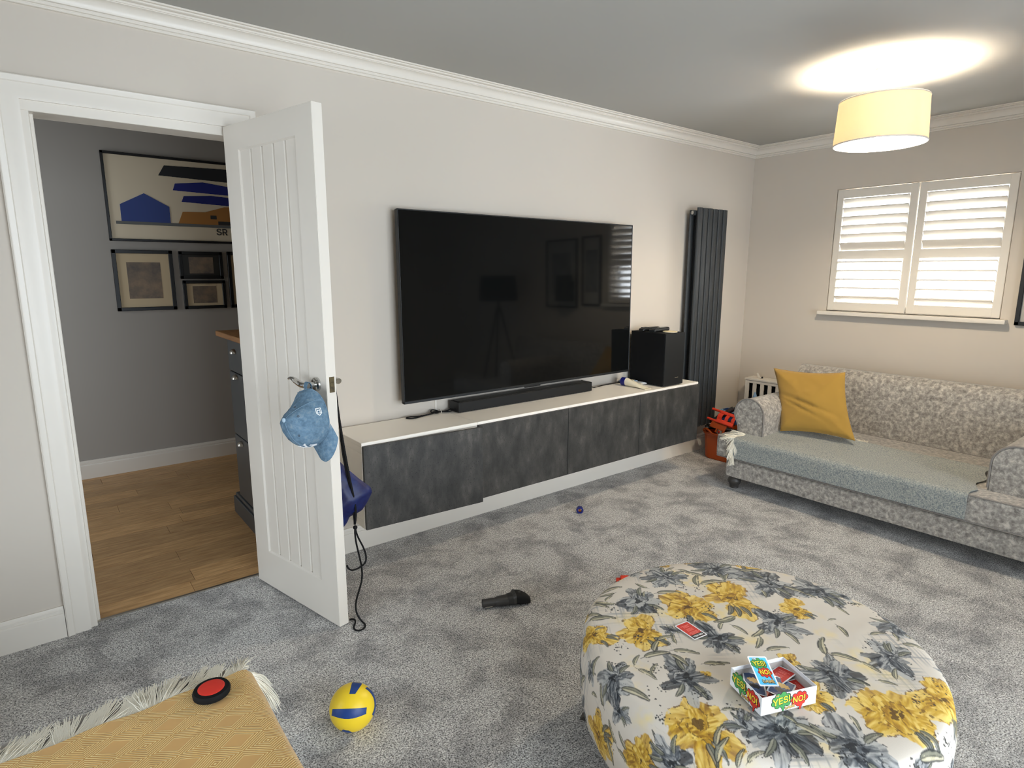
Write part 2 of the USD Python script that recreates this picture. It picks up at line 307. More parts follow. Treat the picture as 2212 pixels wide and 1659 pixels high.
struct('trim_2', sweep_profile(COR, (XR, 0), (XR, YF), (-1, 0), 1, 0), GLOSSW, 'white moulded cornice along the side wall', 25)
struct('trim_3', sweep_profile(COR, (XL, 0), (XL, YF), (1, 0), 0, 0), GLOSSW, 'white moulded cornice along the left wall', 25)
BAS = [(0, 0), (.018, 0), (.018, .092), (.016, .098), (.0125, .1), (.0125, .112), (.009, .117), (.006, .1255), (0, .1255)]
struct('baseboard_back', [sweep_profile(BAS, (DX1 + .078, 0), (XR, 0), (0, -1), 0, 1), sweep_profile(BAS, (XL, 0), (DX0 - .078, 0), (0, -1))], GLOSSW, 'white moulded skirting board under the television wall', 25)
struct('baseboard_right', sweep_profile(BAS, (XR, 0), (XR, YF), (-1, 0), 1, 0), GLOSSW, 'white moulded skirting board behind the sofa', 25)
struct('baseboard_left', [sweep_profile(BAS, (XL, 0), (XL, W3[1] + .01), (1, 0)), sweep_profile(BAS, (XL, W3[0] - .01), (XL, YF), (1, 0))], GLOSSW, 'white moulded skirting board on the left wall', 25)
# architrave round the doorway (profile across w, depth d) built as three mitred lengths
ARW = .112
def architrave():
    pr = [(0, 0), (0, .012), (.02, .014), (.045, .013), (.075, .014), (.08, .018), (.1, .020), (.106, .022), (.112, .018), (.112, 0)]
    a, b, c = [], [], []
    n = len(pr); V = []
    for w, d in pr:
        w *= .68; V += [(DX0 - w, -d, 0), (DX0 - w, -d, DZ + w - .010), (DX1 + w, -d, DZ + w - .010), (DX1 + w, -d, 0)]
    F = []
    for i in range(n):
        j = (i + 1) % n
        for k in range(3): F += [[i * 4 + k, i * 4 + k + 1, j * 4 + k + 1], [i * 4 + k, j * 4 + k + 1, j * 4 + k]]
    m = tm(V, F); m.fix_normals(); return m
struct('trim_4', architrave(), GLOSSW, 'white moulded architrave round the doorway', 25)
struct('trim_5', [rb(DX1 - .012, DX1 + .003, -.002, .122, 0, DZ - .03, .002), rb(DX0 - .003, DX0 + .022, -.002, .122, 0, DZ - .03, .002), rb(DX0 - .002, DX1 + .002, -.003, .122, DZ - .045, DZ + .001, .002), rb(DX0 + .022, DX0 + .034, .04, .075, 0, DZ - .045, .002)], GLOSSW, 'white door lining inside the doorway')
# ------------------------------------------------------------------ hall beyond the doorway
HX0, HX1, HY = -2.4, 1.2, 2.15
struct('wall_hall_far', bx(HX0, HX1, HY, HY + .1, 0, ZC), HALLW, 'hall wall hung with framed pictures', False)
struct('wall_hall_right', [bx(.17, .27, .12, 1.02, 0, ZC), bx(.27, HX1, .92, 1.02, 0, ZC), bx(HX1, HX1 + .1, 1.02, HY, 0, ZC)], HALLW, 'hall side wall behind the shoe cabinet', False)
struct('wall_hall_left', [bx(HX0 - .1, HX0, .12, .7, 0, ZC), bx(HX0 - .1, HX0, 1.7, HY, 0, ZC), bx(HX0 - .1, HX0, .7, 1.7, 2.1, ZC), bx(HX0 - .1, HX0, .7, 1.7, 0, .4)], HALLW, 'hall end wall with glazed opening', False)
struct('wall_hall_near', bx(HX0, XL, 0, .12, 0, ZC), HALLW, 'hall wall next to the doorway', False)
struct('baseboard_hall', [sweep_profile(BAS, (HX0, HY), (HX1, HY), (0, -1))], GLOSSW, 'white skirting board at the end of the hall', 25)
hf = sthing('floor_hall', 'oak plank floor of the hall')
struct_base = obj('subfloor', bx(HX0, HX1, .035, HY, -.05, -.012), BLACKM, hf, False)
rng = random.Random(4)
y = .037; row = 0
while y < HY:
    w = .128; x = HX0 - rng.random() * .9
    while x < HX1:
        x1 = x + .95 + .35 * rng.random()
        a, b = max(x, HX0), min(x1, HX1)
        if b - a > .03: obj('plank', rb(a + .0006, b - .0006, y + .0006, min(y + w, HY) - .0006, -.012, -.0005 * rng.random(), .0012), OAK(rng.randrange(3)), hf, False)
        x = x1
    y += w; row += 1
struct('trim_6', rb(DX0, DX1, .028, .046, -.004, .004, .002), NICKEL, 'metal strip between carpet and oak floor')

# ------------------------------------------------------------------ windows
def window_side():
    w = sthing('window_1', 'white framed side window with slatted shutters')
    y0, y1, z0, z1 = W1
    fr = [rb(XR + .06, XR + .12, y0, y0 + .05, z0, z1, .004), rb(XR + .06, XR + .12, y1 - .05, y1, z0, z1, .004), rb(XR + .06, XR + .12, y0, y1, z0, z0 + .05, .004), rb(XR + .06, XR + .12, y0, y1, z1 - .05, z1, .004), rb(XR + .065, XR + .115, (y0 + y1) / 2 - .03, (y0 + y1) / 2 + .03, z0, z1, .004)]
    obj('window_frame', fr, GLOSSW, w)
    for a, b in ((y0 + .05, (y0 + y1) / 2 - .03), ((y0 + y1) / 2 + .03, y1 - .05)): obj('pane', bx(XR + .088, XR + .092, a, b, z0 + .05, z1 - .05), GLASS, w, False)
    obj('window_sill', rb(XR - .06, XR + .06, y0 - .04, y1 + .04, z0 - .028, z0, .006, 2), GLOSSW, w)
    n = 2; ww = (y1 - y0) / n
    for k in range(n):
        a, b = y0 + k * ww + .004, y0 + (k + 1) * ww - .004; X0, X1 = XR + .004, XR + .03; mid = z0 + .40
        sh = obj('shutter', [rb(X0, X1, a, a + .045, z0 + .004, z1 - .004, .003), rb(X0, X1, b - .045, b, z0 + .004, z1 - .004, .003)] + [rb(X0, X1, a + .04, b - .04, p - .03, p + .03, .003) for p in (z0 + .036, mid, z1 - .036)], GLOSSW, w)
        for lo, hi, tilt in ((z0 + .066, mid - .03, .45), (mid + .03, z1 - .066, 1.0)):
            k2 = int((hi - lo) / .056)
            for i in range(k2):
                s = rb(-.031, .031, a + .046, b - .046, -.0045, .0045, .004, 2)
                s.apply_transform(trimesh.transformations.rotation_matrix(tilt, [0, 1, 0])); s.apply_translation([(X0 + X1) / 2, 0, lo + (i + .5) * (hi - lo) / k2])
                obj('slat', s, GLOSSW, sh)
window_side()
def window_garden():
    w = sthing('window_2', 'wide white framed garden window behind the viewer')
    x0, x1, z0, z1 = W2; Y0, Y1 = YF - .08, YF - .02
    xs = np.linspace(x0, x1, 4)
    obj('window_frame', [rb(x0, x1, Y0, Y1, z0, z0 + .07, .004), rb(x0, x1, Y0, Y1, z1 - .07, z1, .004)] + [rb(max(x0, x - .04), min(x1, x + .04), Y0, Y1, z0, z1, .004) for x in xs], GLOSSW, w)
    for a, b in zip(xs[:-1], xs[1:]): obj('pane', bx(a + .04, b - .04, YF - .055, YF - .05, z0 + .07, z1 - .07), GLASS, w, False)
window_garden()
def window_patio():
    w = sthing('window_3', 'white framed patio doors in the left wall'); y0, y1, z0, z1 = W3; X0, X1 = XL - .08, XL - .02
    ys = np.linspace(y0, y1, 3)
    obj('window_frame', [rb(X0, X1, y0, y1, z0, z0 + .08, .004), rb(X0, X1, y0, y1, z1 - .07, z1, .004)] + [rb(X0, X1, max(y0, y - .045), min(y1, y + .045), z0, z1, .004) for y in ys], GLOSSW, w)
    for a, b in zip(ys[:-1], ys[1:]): obj('pane', bx(XL - .055, XL - .05, a + .045, b - .045, z0 + .08, z1 - .07), GLASS, w, False)
window_patio()

# ------------------------------------------------------------------ the open door (local: x across the leaf, y = thickness, face y=0 is seen)
DA = 1.3437; DH = np.array([-.3917, -.02, 0.0]); dd = np.array([math.cos(DA), -math.sin(DA), 0]); dn = np.array([math.sin(DA), math.cos(DA), 0])
def on_door(u, t, z): return DH + dd * u + dn * t + np.array([0, 0, z])
DW, DT, DB, DTOP = .617, .042, .008, 1.969
door = sthing('door_1', 'white boarded door standing open into the room', DH, -DA)
pu0, pu1, pz0, pz1 = .107, .509, .173, 1.872
def stile(a, b, c, d): return rb(a, b, 0, DT, c, d, .0025)
hole = sbox(pu0, pz0, pu1, pz1); leaf = sbox(0, DB, DW, DTOP)
lm = [prism(leaf.buffer(-e, join_style=2).difference(hole), t1 - t0, t0) for e, t0, t1 in ((.0012, 0, .0012), (0, .0012, DT - .0012), (.0012, DT - .0012, DT))]
obj('door_leaf', xf(cat_(lm), np.array([[1, 0, 0, 0], [0, 0, 1, 0], [0, 1, 0, 0], [0, 0, 0, 1.0]])), GLOSSW, door, False)
gs = [pu0, .190, .271, .351, .431, pu1]
for a, b in zip(gs[:-1], gs[1:]):
    c = .0075; P = Polygon([(a, .0145), (a, .0125 + .001), (a + c, .0062), (b - c, .0062), (b, .0125 + .001), (b, .0145)])
    P2 = [(a, .0165), (a + .001, .0145), (a + c, .0062), (b - c, .0062), (b - .001, .0145), (b, .0165), (b, DT - .0165), (b - c, DT - .0062), (a + c, DT - .0062), (a, DT - .0165)]
    m = prism(Polygon(P2), pz1 - pz0, pz0); obj('plank', m, GLOSSW, door, False)
# bevelled moulding edge round the panel
def quad_strip(y0, y1, w):
    e = .0; o = [(pu0 - e, pz0 - e), (pu1, pz0 - e), (pu1, pz1 + e), (pu0 - e, pz1 + e)]; i = [(pu0 + w, pz0 + w), (pu1, pz0 + w), (pu1, pz1 - w), (pu0 + w, pz1 - w)]
    V = [(x, y0, z) for x, z in o] + [(x, y1, z) for x, z in i]; F = []
    for k in (0, 2, 3): F += [[k, (k + 1) % 4, 4 + (k + 1) % 4], [k, 4 + (k + 1) % 4, 4 + k]]
    return tm(V, F)
obj('panel_moulding', [quad_strip(.0, .0075, .007)], GLOSSW, door, False)
def lever(side):
    s = -1 if side == 0 else 1; y0 = 0 if side == 0 else DT
    M = frame((.556, y0, .985), (1, 0, 0), (0, 0, 1), (0, s, 0))
    rose = xf(lathe([(0, 0), (.0265, 0), (.0265, .006), (.0245, .009), (.012, .010), (.0105, .013), (.0105, .045), (0, .045)], 32), M); rose.fix_normals()
    h = obj('door_handle', rose, CHROME, door, 40)
    q = spline([(.012, 0, .046), (-.006, .001, .047), (-.03, .001, .046), (-.06, .009, .047), (-.085, .018, .048), (-.112, .015, .048)], 6)
    rad = np.interp(np.arange(len(q)), [0, 8, 20, len(q) - 1], [.0115, .0125, .0105, .0045])
    lv = tube(q, rad, 12); lv = xf(lv, M); lv.fix_normals(); obj('lever', lv, CHROME, h, 40)
lever(0); lever(1)
obj('latch_plate', rb(DW - .0005, DW + .0012, .012, .034, .957, 1.016, .0005), BRASSY, door, label='worn metal latch plate')
obj('latch_bolt', rb(DW, DW + .004, .018, .029, .978, .996, .001), BRASSY, door)
for z in (.25, 1.0, 1.72):
    obj('hinge', [tube([(-.004, DT + .003, z), (-.004, DT + .003, z + .09)], .0055, 10), rb(-.001, .03, DT - .0005, DT + .0015, z, z + .09, .0005)], CHROME, door)

# ================================================================== TELEVISION WALL
tv = thing('television', 'large black flat screen television on the wall above the media cabinet', 'television', (.3446, -.09, .7401))
TW, TH = 1.693, .9565
lean = lambda m: xf(m, trimesh.transformations.rotation_matrix(-.012, [1, 0, 0]))
obj('casing', lean(cat_([rb(0, TW, .006, .03, 0, TH, .004), rb(.25, TW - .25, .028, .055, .12, TH - .2, .01), rb(.5, TW - .5, .050, .080, .3, TH - .35, .004)])), BLACKP, tv)
bez = [rb(0, TW, -.001, .012, 0, .014, .002), rb(0, TW, -.001, .012, TH - .006, TH, .002), rb(0, .006, -.001, .012, 0, TH, .002), rb(TW - .006, TW, -.001, .012, 0, TH, .002)]
obj('bezel', lean(cat_(bez)), DARKM, tv)
obj('screen', lean(bx(.005, TW - .005, .0015, .008, .013, TH - .005)), SCREEN, tv, False)
obj('sensor_bar', lean(rb(TW / 2 - .06, TW / 2 + .06, -.002, .008, -.006, .004, .002)), BLACKP, tv)
# media cabinets ----------------------------------------------------
CZ0, CZT, CYF = .2495, .6425, -.3487
def cabinet(x0, n, label, ajar=0.0):
    t = thing('media_cabinet', label, 'cabinet', (x0, 0, 0)); w = .62 * n; yb, yf = -.0205, CYF + .018
    obj('top_panel', rb(-.002 if x0 == 0 else .0008, w, yf - .004, yb, CZT - .006, CZT + .0125, .0018), CAB, t)
    obj('side_panel', rb(0, .018, yf, yb, CZ0 + .038, CZT - .038, .001), CAB, t); obj('side_panel', rb(w - .018, w, yf, yb, CZ0 + .038, CZT - .038, .001), CAB, t)
    obj('side_rail', rb(0, w, yf, yb, CZT - .0376, CZT - .0064, .001), CAB, t); obj('bottom_panel', rb(0, w, yf, yb, CZ0, CZ0 + .0376, .001), CAB, t)
    obj('back_panel', bx(.018, w - .018, yb - .006, yb, CZ0 + .03, CZT - .03), CAB, t, False)
    for k in range(1, n): obj('divider', bx(.62 * k - .009, .62 * k + .009, yf, yb, CZ0 + .03, CZT - .03), CAB, t, False)
    for k in range(n):
        a, b = .62 * k + .0015, .62 * (k + 1) - .0015
        m = rb(a, b, -.0165, 0, CZ0 + .001, CZT - .001, .0012)
        if ajar: m.apply_translation([-a, 0, 0]); m.apply_transform(trimesh.transformations.rotation_matrix(-ajar, [0, 0, 1])); m.apply_translation([a, 0, 0])
        m.apply_translation([0, yf, 0]); obj('door', m, CONC, t)
    obj('wall_bracket', bx(.03, w - .03, -.0215, -.0005, CZT - .12, CZT - .05), CAB, t, False)
    return t
cabinet(0, 1, 'single white wall cabinet with one concrete grey door slightly ajar, nearest the open door', .068)
cabinet(.62, 3, 'long white wall cabinet with three closed concrete grey doors under the television')
CT = CZT + .0125
# soundbar -------------------------------------------------------------
sb = thing('soundbar', 'long black soundbar lying on the media cabinet under the television', 'soundbar', (.655, -.118, CT + .004))
SBL = 1.0
prof = Polygon([(0, 0), (0, .050), (.004, .054), (.088, .054), (.092, .050), (.092, 0)])
m = prism(prof, SBL); m = xf(m, np.array([[0, 0, 1, 0], [1, 0, 0, 0], [0, 1, 0, 0], [0, 0, 0, 1.0]])); m.fix_normals()
obj('body', m, BLACKG, sb); obj('top_panel', rb(.01, SBL - .01, .008, .085, .0535, .0555, .001), BLACKP, sb)
for x in (0, SBL): obj('end_cap', rb(x - .003, x + .003, -.001, .093, -.001, .055, .002), BLACKP, sb)
for x in (.12, SBL - .12): obj('foot', rb(x - .03, x + .03, .02, .07, -.0045, .001, .002), BLACKM, sb)
for i in range(4): obj('button', rb(SBL * .5 + .02 * i, SBL * .5 + .02 * i + .010, .034, .044, .0545, .0563, .0008), DARKM, sb)
obj('badge', rb(SBL * .66, SBL * .66 + .035, .055, .061, .055, .0558, .0002), NICKEL, sb, label='small silver maker strip')
# cables
cb = thing('power_cable', 'black cable tied in a loose loop at the left end of the soundbar', 'cable', (0, 0, 0))
zc = CT + .0035
obj('cord', tube(spline([(.69, -.045, zc + .022), (.665, -.035, zc + .012), (.62, -.04, zc), (.575, -.03, zc), (.53, -.045, zc), (.48, -.052, zc), (.43, -.05, zc), (.39, -.038, zc), (.375, -.05, zc), (.385, -.07, zc), (.42, -.075, zc), (.47, -.06, zc), (.52, -.052, zc + .003), (.555, -.035, zc + .006), (.585, -.052, zc + .006), (.62, -.055, zc), (.665, -.07, zc + .01), (.69, -.07, zc + .02)], 8), .0034, 7), CORD, cb)
obj('cord', tube(spline([(.545, -.048, zc + .005), (.532, -.03, zc + .010), (.545, -.022, zc + .014), (.565, -.03, zc + .010), (.572, -.05, zc + .005), (.555, -.062, zc + .003), (.538, -.055, zc + .004)], 8), .003, 7), CORD, cb)
obj('cable_tie', tube([(.577, -.048 + .016 * math.cos(a), zc + .006 + .010 * math.sin(a)) for a in np.linspace(0, 2 * PI, 15)], .002, 6), GLOSSW, cb, label='white cable tie')
cb = thing('cable', 'thin black cable running from the soundbar towards the subwoofer', 'cable')
obj('cord', tube(spline([(1.70, -.07, CT + .02), (1.75, -.05, CT + .003), (1.84, -.035, CT + .003), (1.95, -.03, CT + .003), (2.06, -.04, CT + .003), (2.13, -.05, CT + .003)], 6), .003, 6), CORD, cb)
struct('trim_7', rb(.574, .586, -.004, .002, CT, .78, .001), GLOSSW, 'slim white cable cover on the wall below the television')
# subwoofer ------------------------------------------------------------
SW = thing('subwoofer', 'black box subwoofer standing at the right end of the media cabinet', 'speaker', (2.115, -.322, CT))
sw_w, sw_d, sw_h = .205, .29, .352
obj('cabinet', rb(0, sw_w, .012, sw_d, .006, sw_h, .004, 2), BLACKM, SW); obj('front_panel', rb(.001, sw_w - .001, 0, .013, .006, sw_h - .001, .004, 2), BLACKG, SW)
obj('badge', rb(.115, .150, -.0006, .002, .052, .0575, .0003), NICKEL, SW, label='small silver maker strip')
for a in (.02, sw_w - .03):
    for b in (.03, sw_d - .04): obj('foot', rb(a, a + .012, b, b + .012, 0, .007, .002), BLACKM, SW)
SZ = CT + sw_h
def remote(name, label, L, w, loc, rot, screen):
    t = thing(name, label, 'remote control', loc, rot)
    prof = [(-.5, .40, .016), (-.46, .50, .022), (-.2, .5, .024), (.05, .42, .024), (.3, .42, .025), (.46, .46, .026), (.5, .36, .020)]
    V = []; 
    for x, hw, h in prof:
        for a in np.linspace(0, 2 * PI, 16, endpoint=False):
            V.append((x * L, hw * w * math.copysign(abs(math.cos(a)) ** .6, math.cos(a)), h * (.5 + .5 * math.copysign(abs(math.sin(a)) ** .7, math.sin(a)))))
    m = trimesh.convex.convex_hull(np.array(V)); obj('body', m, BLACKP, t)
    if screen: obj('display', rb(-.05 * L, .3 * L, -.3 * w, .3 * w, .0235, .0262, .001), mat('grey_display', lin(92, 92, 88), .3), t)
    for i in range(6):
        for j in (-1, 0, 1): obj('button', rb(-.42 * L + i * .055 * L, -.42 * L + i * .055 * L + .006, j * .26 * w - .003, j * .26 * w + .003, .0215, .0256, .001), DARKM, t)
remote('remote_control', 'black remote control lying at the back of the subwoofer top', .17, .046, (2.205, -.115, SZ), -.05, False)
remote('remote_control', 'black remote control with grey display lying across the middle of the subwoofer top', .19, .052, (2.222, -.185, SZ), .12, True)
ct = thing('coaster', 'small round cream woven coaster on the front edge of the subwoofer', 'coaster', (2.225, -.270, SZ))
obj('disc', lathe([(0, .0002), (.044, .0002), (.0475, .003), (.045, .0072), (.03, .0082), (0, .0085)], 32), mat('cream_cork', lin(220, 204, 166), .9, bump=(300, .8, .002)), ct)
obj('rim', lathe([(.0455 + .0025 * math.cos(a), .0035 + .0025 * math.sin(a)) for a in np.linspace(0, 2 * PI, 9)], 28), PAPER, ct)
# hand cream tube and wipes
a0 = math.atan2(-.276 + .115, 2.025 - 1.965)
hc = thing('hand_cream_tube', 'cream coloured hand cream tube with navy cap on the media cabinet', 'tube', (1.968, -.095, CT), -1.47)
def tube_body(u, v):
    a = u * 2 * PI; x = .036 + v * .155; k = v ** 1.2; ry = .027 * (1 - k) + .034 * k; rz = .027 * (1 - k) + .0016 * k
    return np.stack([x, ry * np.cos(a),   .0273 * (1 - k) + .0022 * k + rz * np.sin(a)], 1)
m = grid(25, 14, tube_body); m.fix_normals(); obj('tube_body', m, CREAM, hc)
obj('crimp', rb(.189, .206, -.0345, .0345, .0008, .0042, .001), CREAM, hc)
cp = lathe([(0, 0), (.0255, 0), (.0275, .002), (.0275, .034), (.0255, .036), (0, .036)], 24); obj('cap', xf(cp, frame((.0005, 0, .0276), (0, 1, 0), (0, 0, 1))), NAVY, hc, 40, label='navy screw cap')
lab = text('HAND', .008, .0004); obj('printed_label', xf(lab, frame((.085, 0, .0338), (0, -1, 0), (.985, 0, -.17))), mat('tan_ink', lin(176, 166, 140), .5), hc, False) if False else None
obj('printed_label', grid(5, 5, lambda u, v: np.stack([.072 + .024 * v, -.009 + .018 * u, .0345 + 0 * u + .0073 - .0036 * v - .0040 * (2 * u - 1) ** 2 * .35], 1)) if False else rb(.072, .092, -.008, .008, .0440, .0472, .0003), mat('tan_ink', lin(196, 186, 160), .5), hc)
wp = thing('wipes_packet', 'pale blue and white wipes packet lying behind the hand cream tube', 'packet', (2.066, -.100, CT + .011), -1.52)
m = puff(sbox(-.095, -.036, .095, .036), .010, .008, .4, .004, 3, .0012); obj('packet', m, mat('packet_film', lin(196, 208, 218), .25, vary=(14, 4, (1, 1, 1)), ramp=[(.38, lin(106, 128, 168)), (.5, lin(198, 210, 222)), (.62, lin(206, 200, 190))]), wp)
obj('lid', rb(-.03, .03, -.02, .02, .008, .013, .003, 2), LBLUE, wp)
# vertical radiator -----------------------------------------------------
rd = thing('radiator', 'tall anthracite column radiator on the wall in the corner', 'radiator', (2.6748, 0, 0))
RW, RZ0, RZ1 = .365, .24, 1.846; p = RW / 6
for k in range(6):
    x = p * (k + .5); el = Polygon([(x + (p * .5 - .0048) * math.copysign(abs(math.cos(a)) ** .75, math.cos(a)), -.112 + .013 * math.copysign(abs(math.sin(a)) ** .75, math.sin(a))) for a in np.linspace(0, 2 * PI, 24, endpoint=False)])
    obj('column', prism(el, RZ1 - RZ0 - .001 * (k % 2), RZ0), RADI, rd, 50)
for k in range(6):
    x = p * (k + .5); el = Polygon([(x + (p * .5 - .0035) * math.cos(a), -.048 + .012 * math.sin(a)) for a in np.linspace(0, 2 * PI, 14, endpoint=False)])
    obj('rear_column', prism(el, RZ1 - RZ0 - .03, RZ0 + .015), RADI, rd, 50)
for z in (RZ0 + .045, RZ1 - .035): obj('header', rb(-.004, RW - .002, -.097, -.062, z - .0175, z + .0175, .010, 2), RADI, rd)
for z in (RZ0 + .3, RZ1 - .3): obj('wall_bracket', rb(.12, .245, -.04, -.0005, z, z + .04, .002), RADI, rd)
vv = xf(lathe([(0, 0), (.011, 0), (.0125, .003), (.0125, .010), (.009, .013), (.007, .013), (.005, .008), (0, .008)], 20), frame((-.003, -.079, RZ1 - .035), (0, 1, 0), (0, 0, 1), (-1, 0, 0))); vv.fix_normals(); obj('bleed_valve', vv, CHROME, rd, 40, label='chrome bleed valve')
obj('valve', [tube([(.33, -.08, 0.0), (.33, -.08, RZ0 + .03)], .0075, 10)], CHROME, rd)

# ================================================================== HALL CONTENTS
sc = thing('shoe_cabinet', 'slate grey shoe cabinet with oak top seen through the doorway', 'cabinet', (-.25, .14, 0))
LY = .69
obj('carcass', rb(.016, .40, 0, LY, .12, 1.045, .002), SLATE, sc)
obj('worktop', rb(-.035, .41, -.02, LY + .085, 1.045, 1.073, .003), OAKTOP, sc, label='oak worktop')
obj('plinth', rb(-.014, .41, -.02, LY + .085, 0, .100, .003), SLATE, sc)
obj('plinth_cap', rb(-.006, .405, -.01, LY + .07, .100, .124, .008, 2), SLATE, sc)
def cup(M):
    def f(u, v): a, b = u * PI, v * PI / 2; return np.stack([.034 * np.cos(a) * np.cos(b) * 1.0, .020 * np.sin(a) * np.cos(b) * 1.0, .024 * np.sin(b)], 1)
    m = shell(grid(17, 9, lambda u, v: np.stack([.030 * np.cos(u * PI), .024 * np.sin(u * PI) * np.cos(v * PI / 2) + .0 * v, .026 * np.sin(u * PI) * np.sin(v * PI / 2)], 1)), .0015); return xf(m, M)
for a, b, hz in ((.862, 1.04, .968), (.50, .856, .829), (.13, .494, .457)):
    dr = obj('drawer_front', rb(0, .017, .008, LY - .010, a, b, .003), SLATE, sc)
    for yy in (LY - .152, .15): obj('cup_handle', cup(frame((-.0005, yy, hz), (0, 1, 0), (0, 0, 1), (-1, 0, 0))), NICKEL, dr, 40, label='brushed nickel cup handle')
sc2 = thing('ornament', 'small dark ornament on the oak top of the shoe cabinet', 'ornament', (-.08, .70, 1.073))
obj('body', lathe([(0, 0), (.022, 0), (.03, .012), (.026, .03), (.012, .045), (.010, .06), (.014, .066), (0, .067)], 24), BLACKP, sc2); obj('base', lathe([(0, 0), (.027, 0), (.027, .004), (0, .005)], 24), DARKM, sc2)
def picture(name, label, x0, x1, z0, z1, fw_, mount, content=None, Y=HY, group=None, fm=BLACKP):
    t = thing(name, label, 'picture', (x0, Y, z0), 0, group); w, h = x1 - x0, z1 - z0
    obj('frame', [rb(0, w, -.022, -.001, 0, fw_, .002), rb(0, w, -.022, -.001, h - fw_, h, .002), rb(0, fw_, -.022, -.001, 0, h, .002), rb(w - fw_, w, -.022, -.001, 0, h, .002)], fm, t)
    obj('mount', bx(fw_ * .8, w - fw_ * .8, -.009, -.002, fw_ * .8, h - fw_ * .8), mount, t, False)
    if content: content(t, w, h)
    return t
PICM = mat('dark_photo', lin(44, 44, 42), .4); BEIGE = mat('beige_mount', lin(206, 186, 152), .8)
def photo(t, w, h): obj('print', bx(w * .22, w * .78, -.0105, -.0085, h * .2, h * .8), mat('brown_print', lin(150, 128, 104), .6, vary=(9, 4, (1, 1, 1)), col2=lin(90, 84, 80)), t, False)
picture('picture', 'small black framed photograph, upper of the pair stacked on the hall wall', -.22, .066, 1.345, 1.537, .022, PICM, photo)
picture('picture', 'small black framed photograph, lower of the pair stacked on the hall wall', -.21, .072, 1.130, 1.333, .022, BEIGE, photo)
picture('picture', 'black framed upright picture with beige mount beside the stacked pair in the hall', .100, .40, 1.130, 1.541, .024, BEIGE, photo)
picture('picture', 'black framed upright picture left of the stacked pair in the hall', -.62, -.26, 1.130, 1.541, .024, BEIGE, photo)
def huts(t, w, h):
    S = [('sky_shape', [(.50, .62), (.98, .60), (.99, .70), (.74, .74), (.52, .70)], lin(34, 44, 128)), ('sky_shape', [(.56, .49), (.985, .47), (.99, .57), (.8, .585), (.58, .56)], lin(30, 40, 118)), ('roof_shape', [(.40, .78), (.98, .76), (.98, .92), (.45, .9)], lin(40, 42, 46)),
         ('house_shape', [(.52, .23), (.975, .23), (.975, .46), (.9, .455), (.74, .38), (.56, .37)], lin(176, 122, 62)), ('house_shape', [(.10, .23), (.46, .23), (.46, .42), (.28, .56), (.10, .42)], lin(60, 78, 140)), ('window_shape', [(.78, .30), (.83, .30), (.83, .345), (.78, .345)], lin(56, 56, 54)), ('window_shape', [(.84, .232), (.95, .232), (.95, .275), (.84, .275)], lin(50, 50, 50)), ('ground_shape', [(.06, .195), (.97, .195), (.97, .23), (.06, .23)], lin(108, 110, 108))]
    for i, (nm, P, c) in enumerate(S): obj(nm, xf(prism(Polygon([(a * w, b * h) for a, b in P]), .001), frame((0, -.0105 - .0003 * i, 0), (1, 0, 0), (0, 0, 1))), mat(f'hut_ink_{i}', c, .8), t, False)
    obj('lettering', xf(text('SR', .042 * h / .55, .0008), frame((w * .865, -.0105, h * .145), (1, 0, 0), (0, 0, 1))), mat('grey_ink', lin(70, 70, 66), .7), t, False)
picture('artwork', 'large black framed seaside print with blue and orange shapes on the hall wall', -.62, .19, 1.598, 2.17, .016, PAPER, huts)

# ================================================================== CAP ON THE DOOR HANDLE
capF = .37 * dd - .014 * dn + np.array([0, 0, -.93]); capF /= np.linalg.norm(capF)
capU = .116 * dd - .993 * dn + np.array([0, 0, .028]); capU -= capF * (capU @ capF); capU /= np.linalg.norm(capU); capL = np.cross(capU, capF)
M = np.eye(4); M[:3, 0], M[:3, 1], M[:3, 2] = capF, capL, capU; M[:3, 3] = on_door(.602, -.052, .876)
cp = thing('baseball_cap', 'washed blue denim baseball cap hanging by its strap from the door handle', 'cap', mat=M)
CA, CB, CH = .100, .080, .124
def crown(ph, th):
    """ph round the rim (0 = front), th 0 = rim .. 1 = button"""
    k = th * PI / 2; bk_ = np.clip(-np.cos(ph) * 1.3, 0, 1) ** 1.2
    r = (1 - bk_) * np.cos(k) ** .74 + bk_ * (1 - th) ** .92; z = CH * ((1 - bk_) * np.sin(k) ** .92 + bk_ * th ** .86)
    front = np.clip(np.cos(ph), 0, 1) ** .8; wr = .0034 * (meshkit.fbm(np.stack([np.cos(ph) * 3, np.sin(ph) * 3, th * 4], -1), 3, 5) - .5) * np.minimum(1, (1 - th) * 4)
    rad = 1 + .17 * front * np.sin(2 * k) ** 1.2 + wr * 10
    sq_ = 1 + .10 * bk_ * np.abs(np.sin(2 * ph))
    rad = rad * sq_
    back = np.maximum(0, -np.cos(ph)) ** 3
    return np.stack([CA * r * np.cos(ph) * rad - .006 * th, CB * r * np.sin(ph) * rad, z + .020 * np.exp(-(th * 5) ** 2) * back], -1)
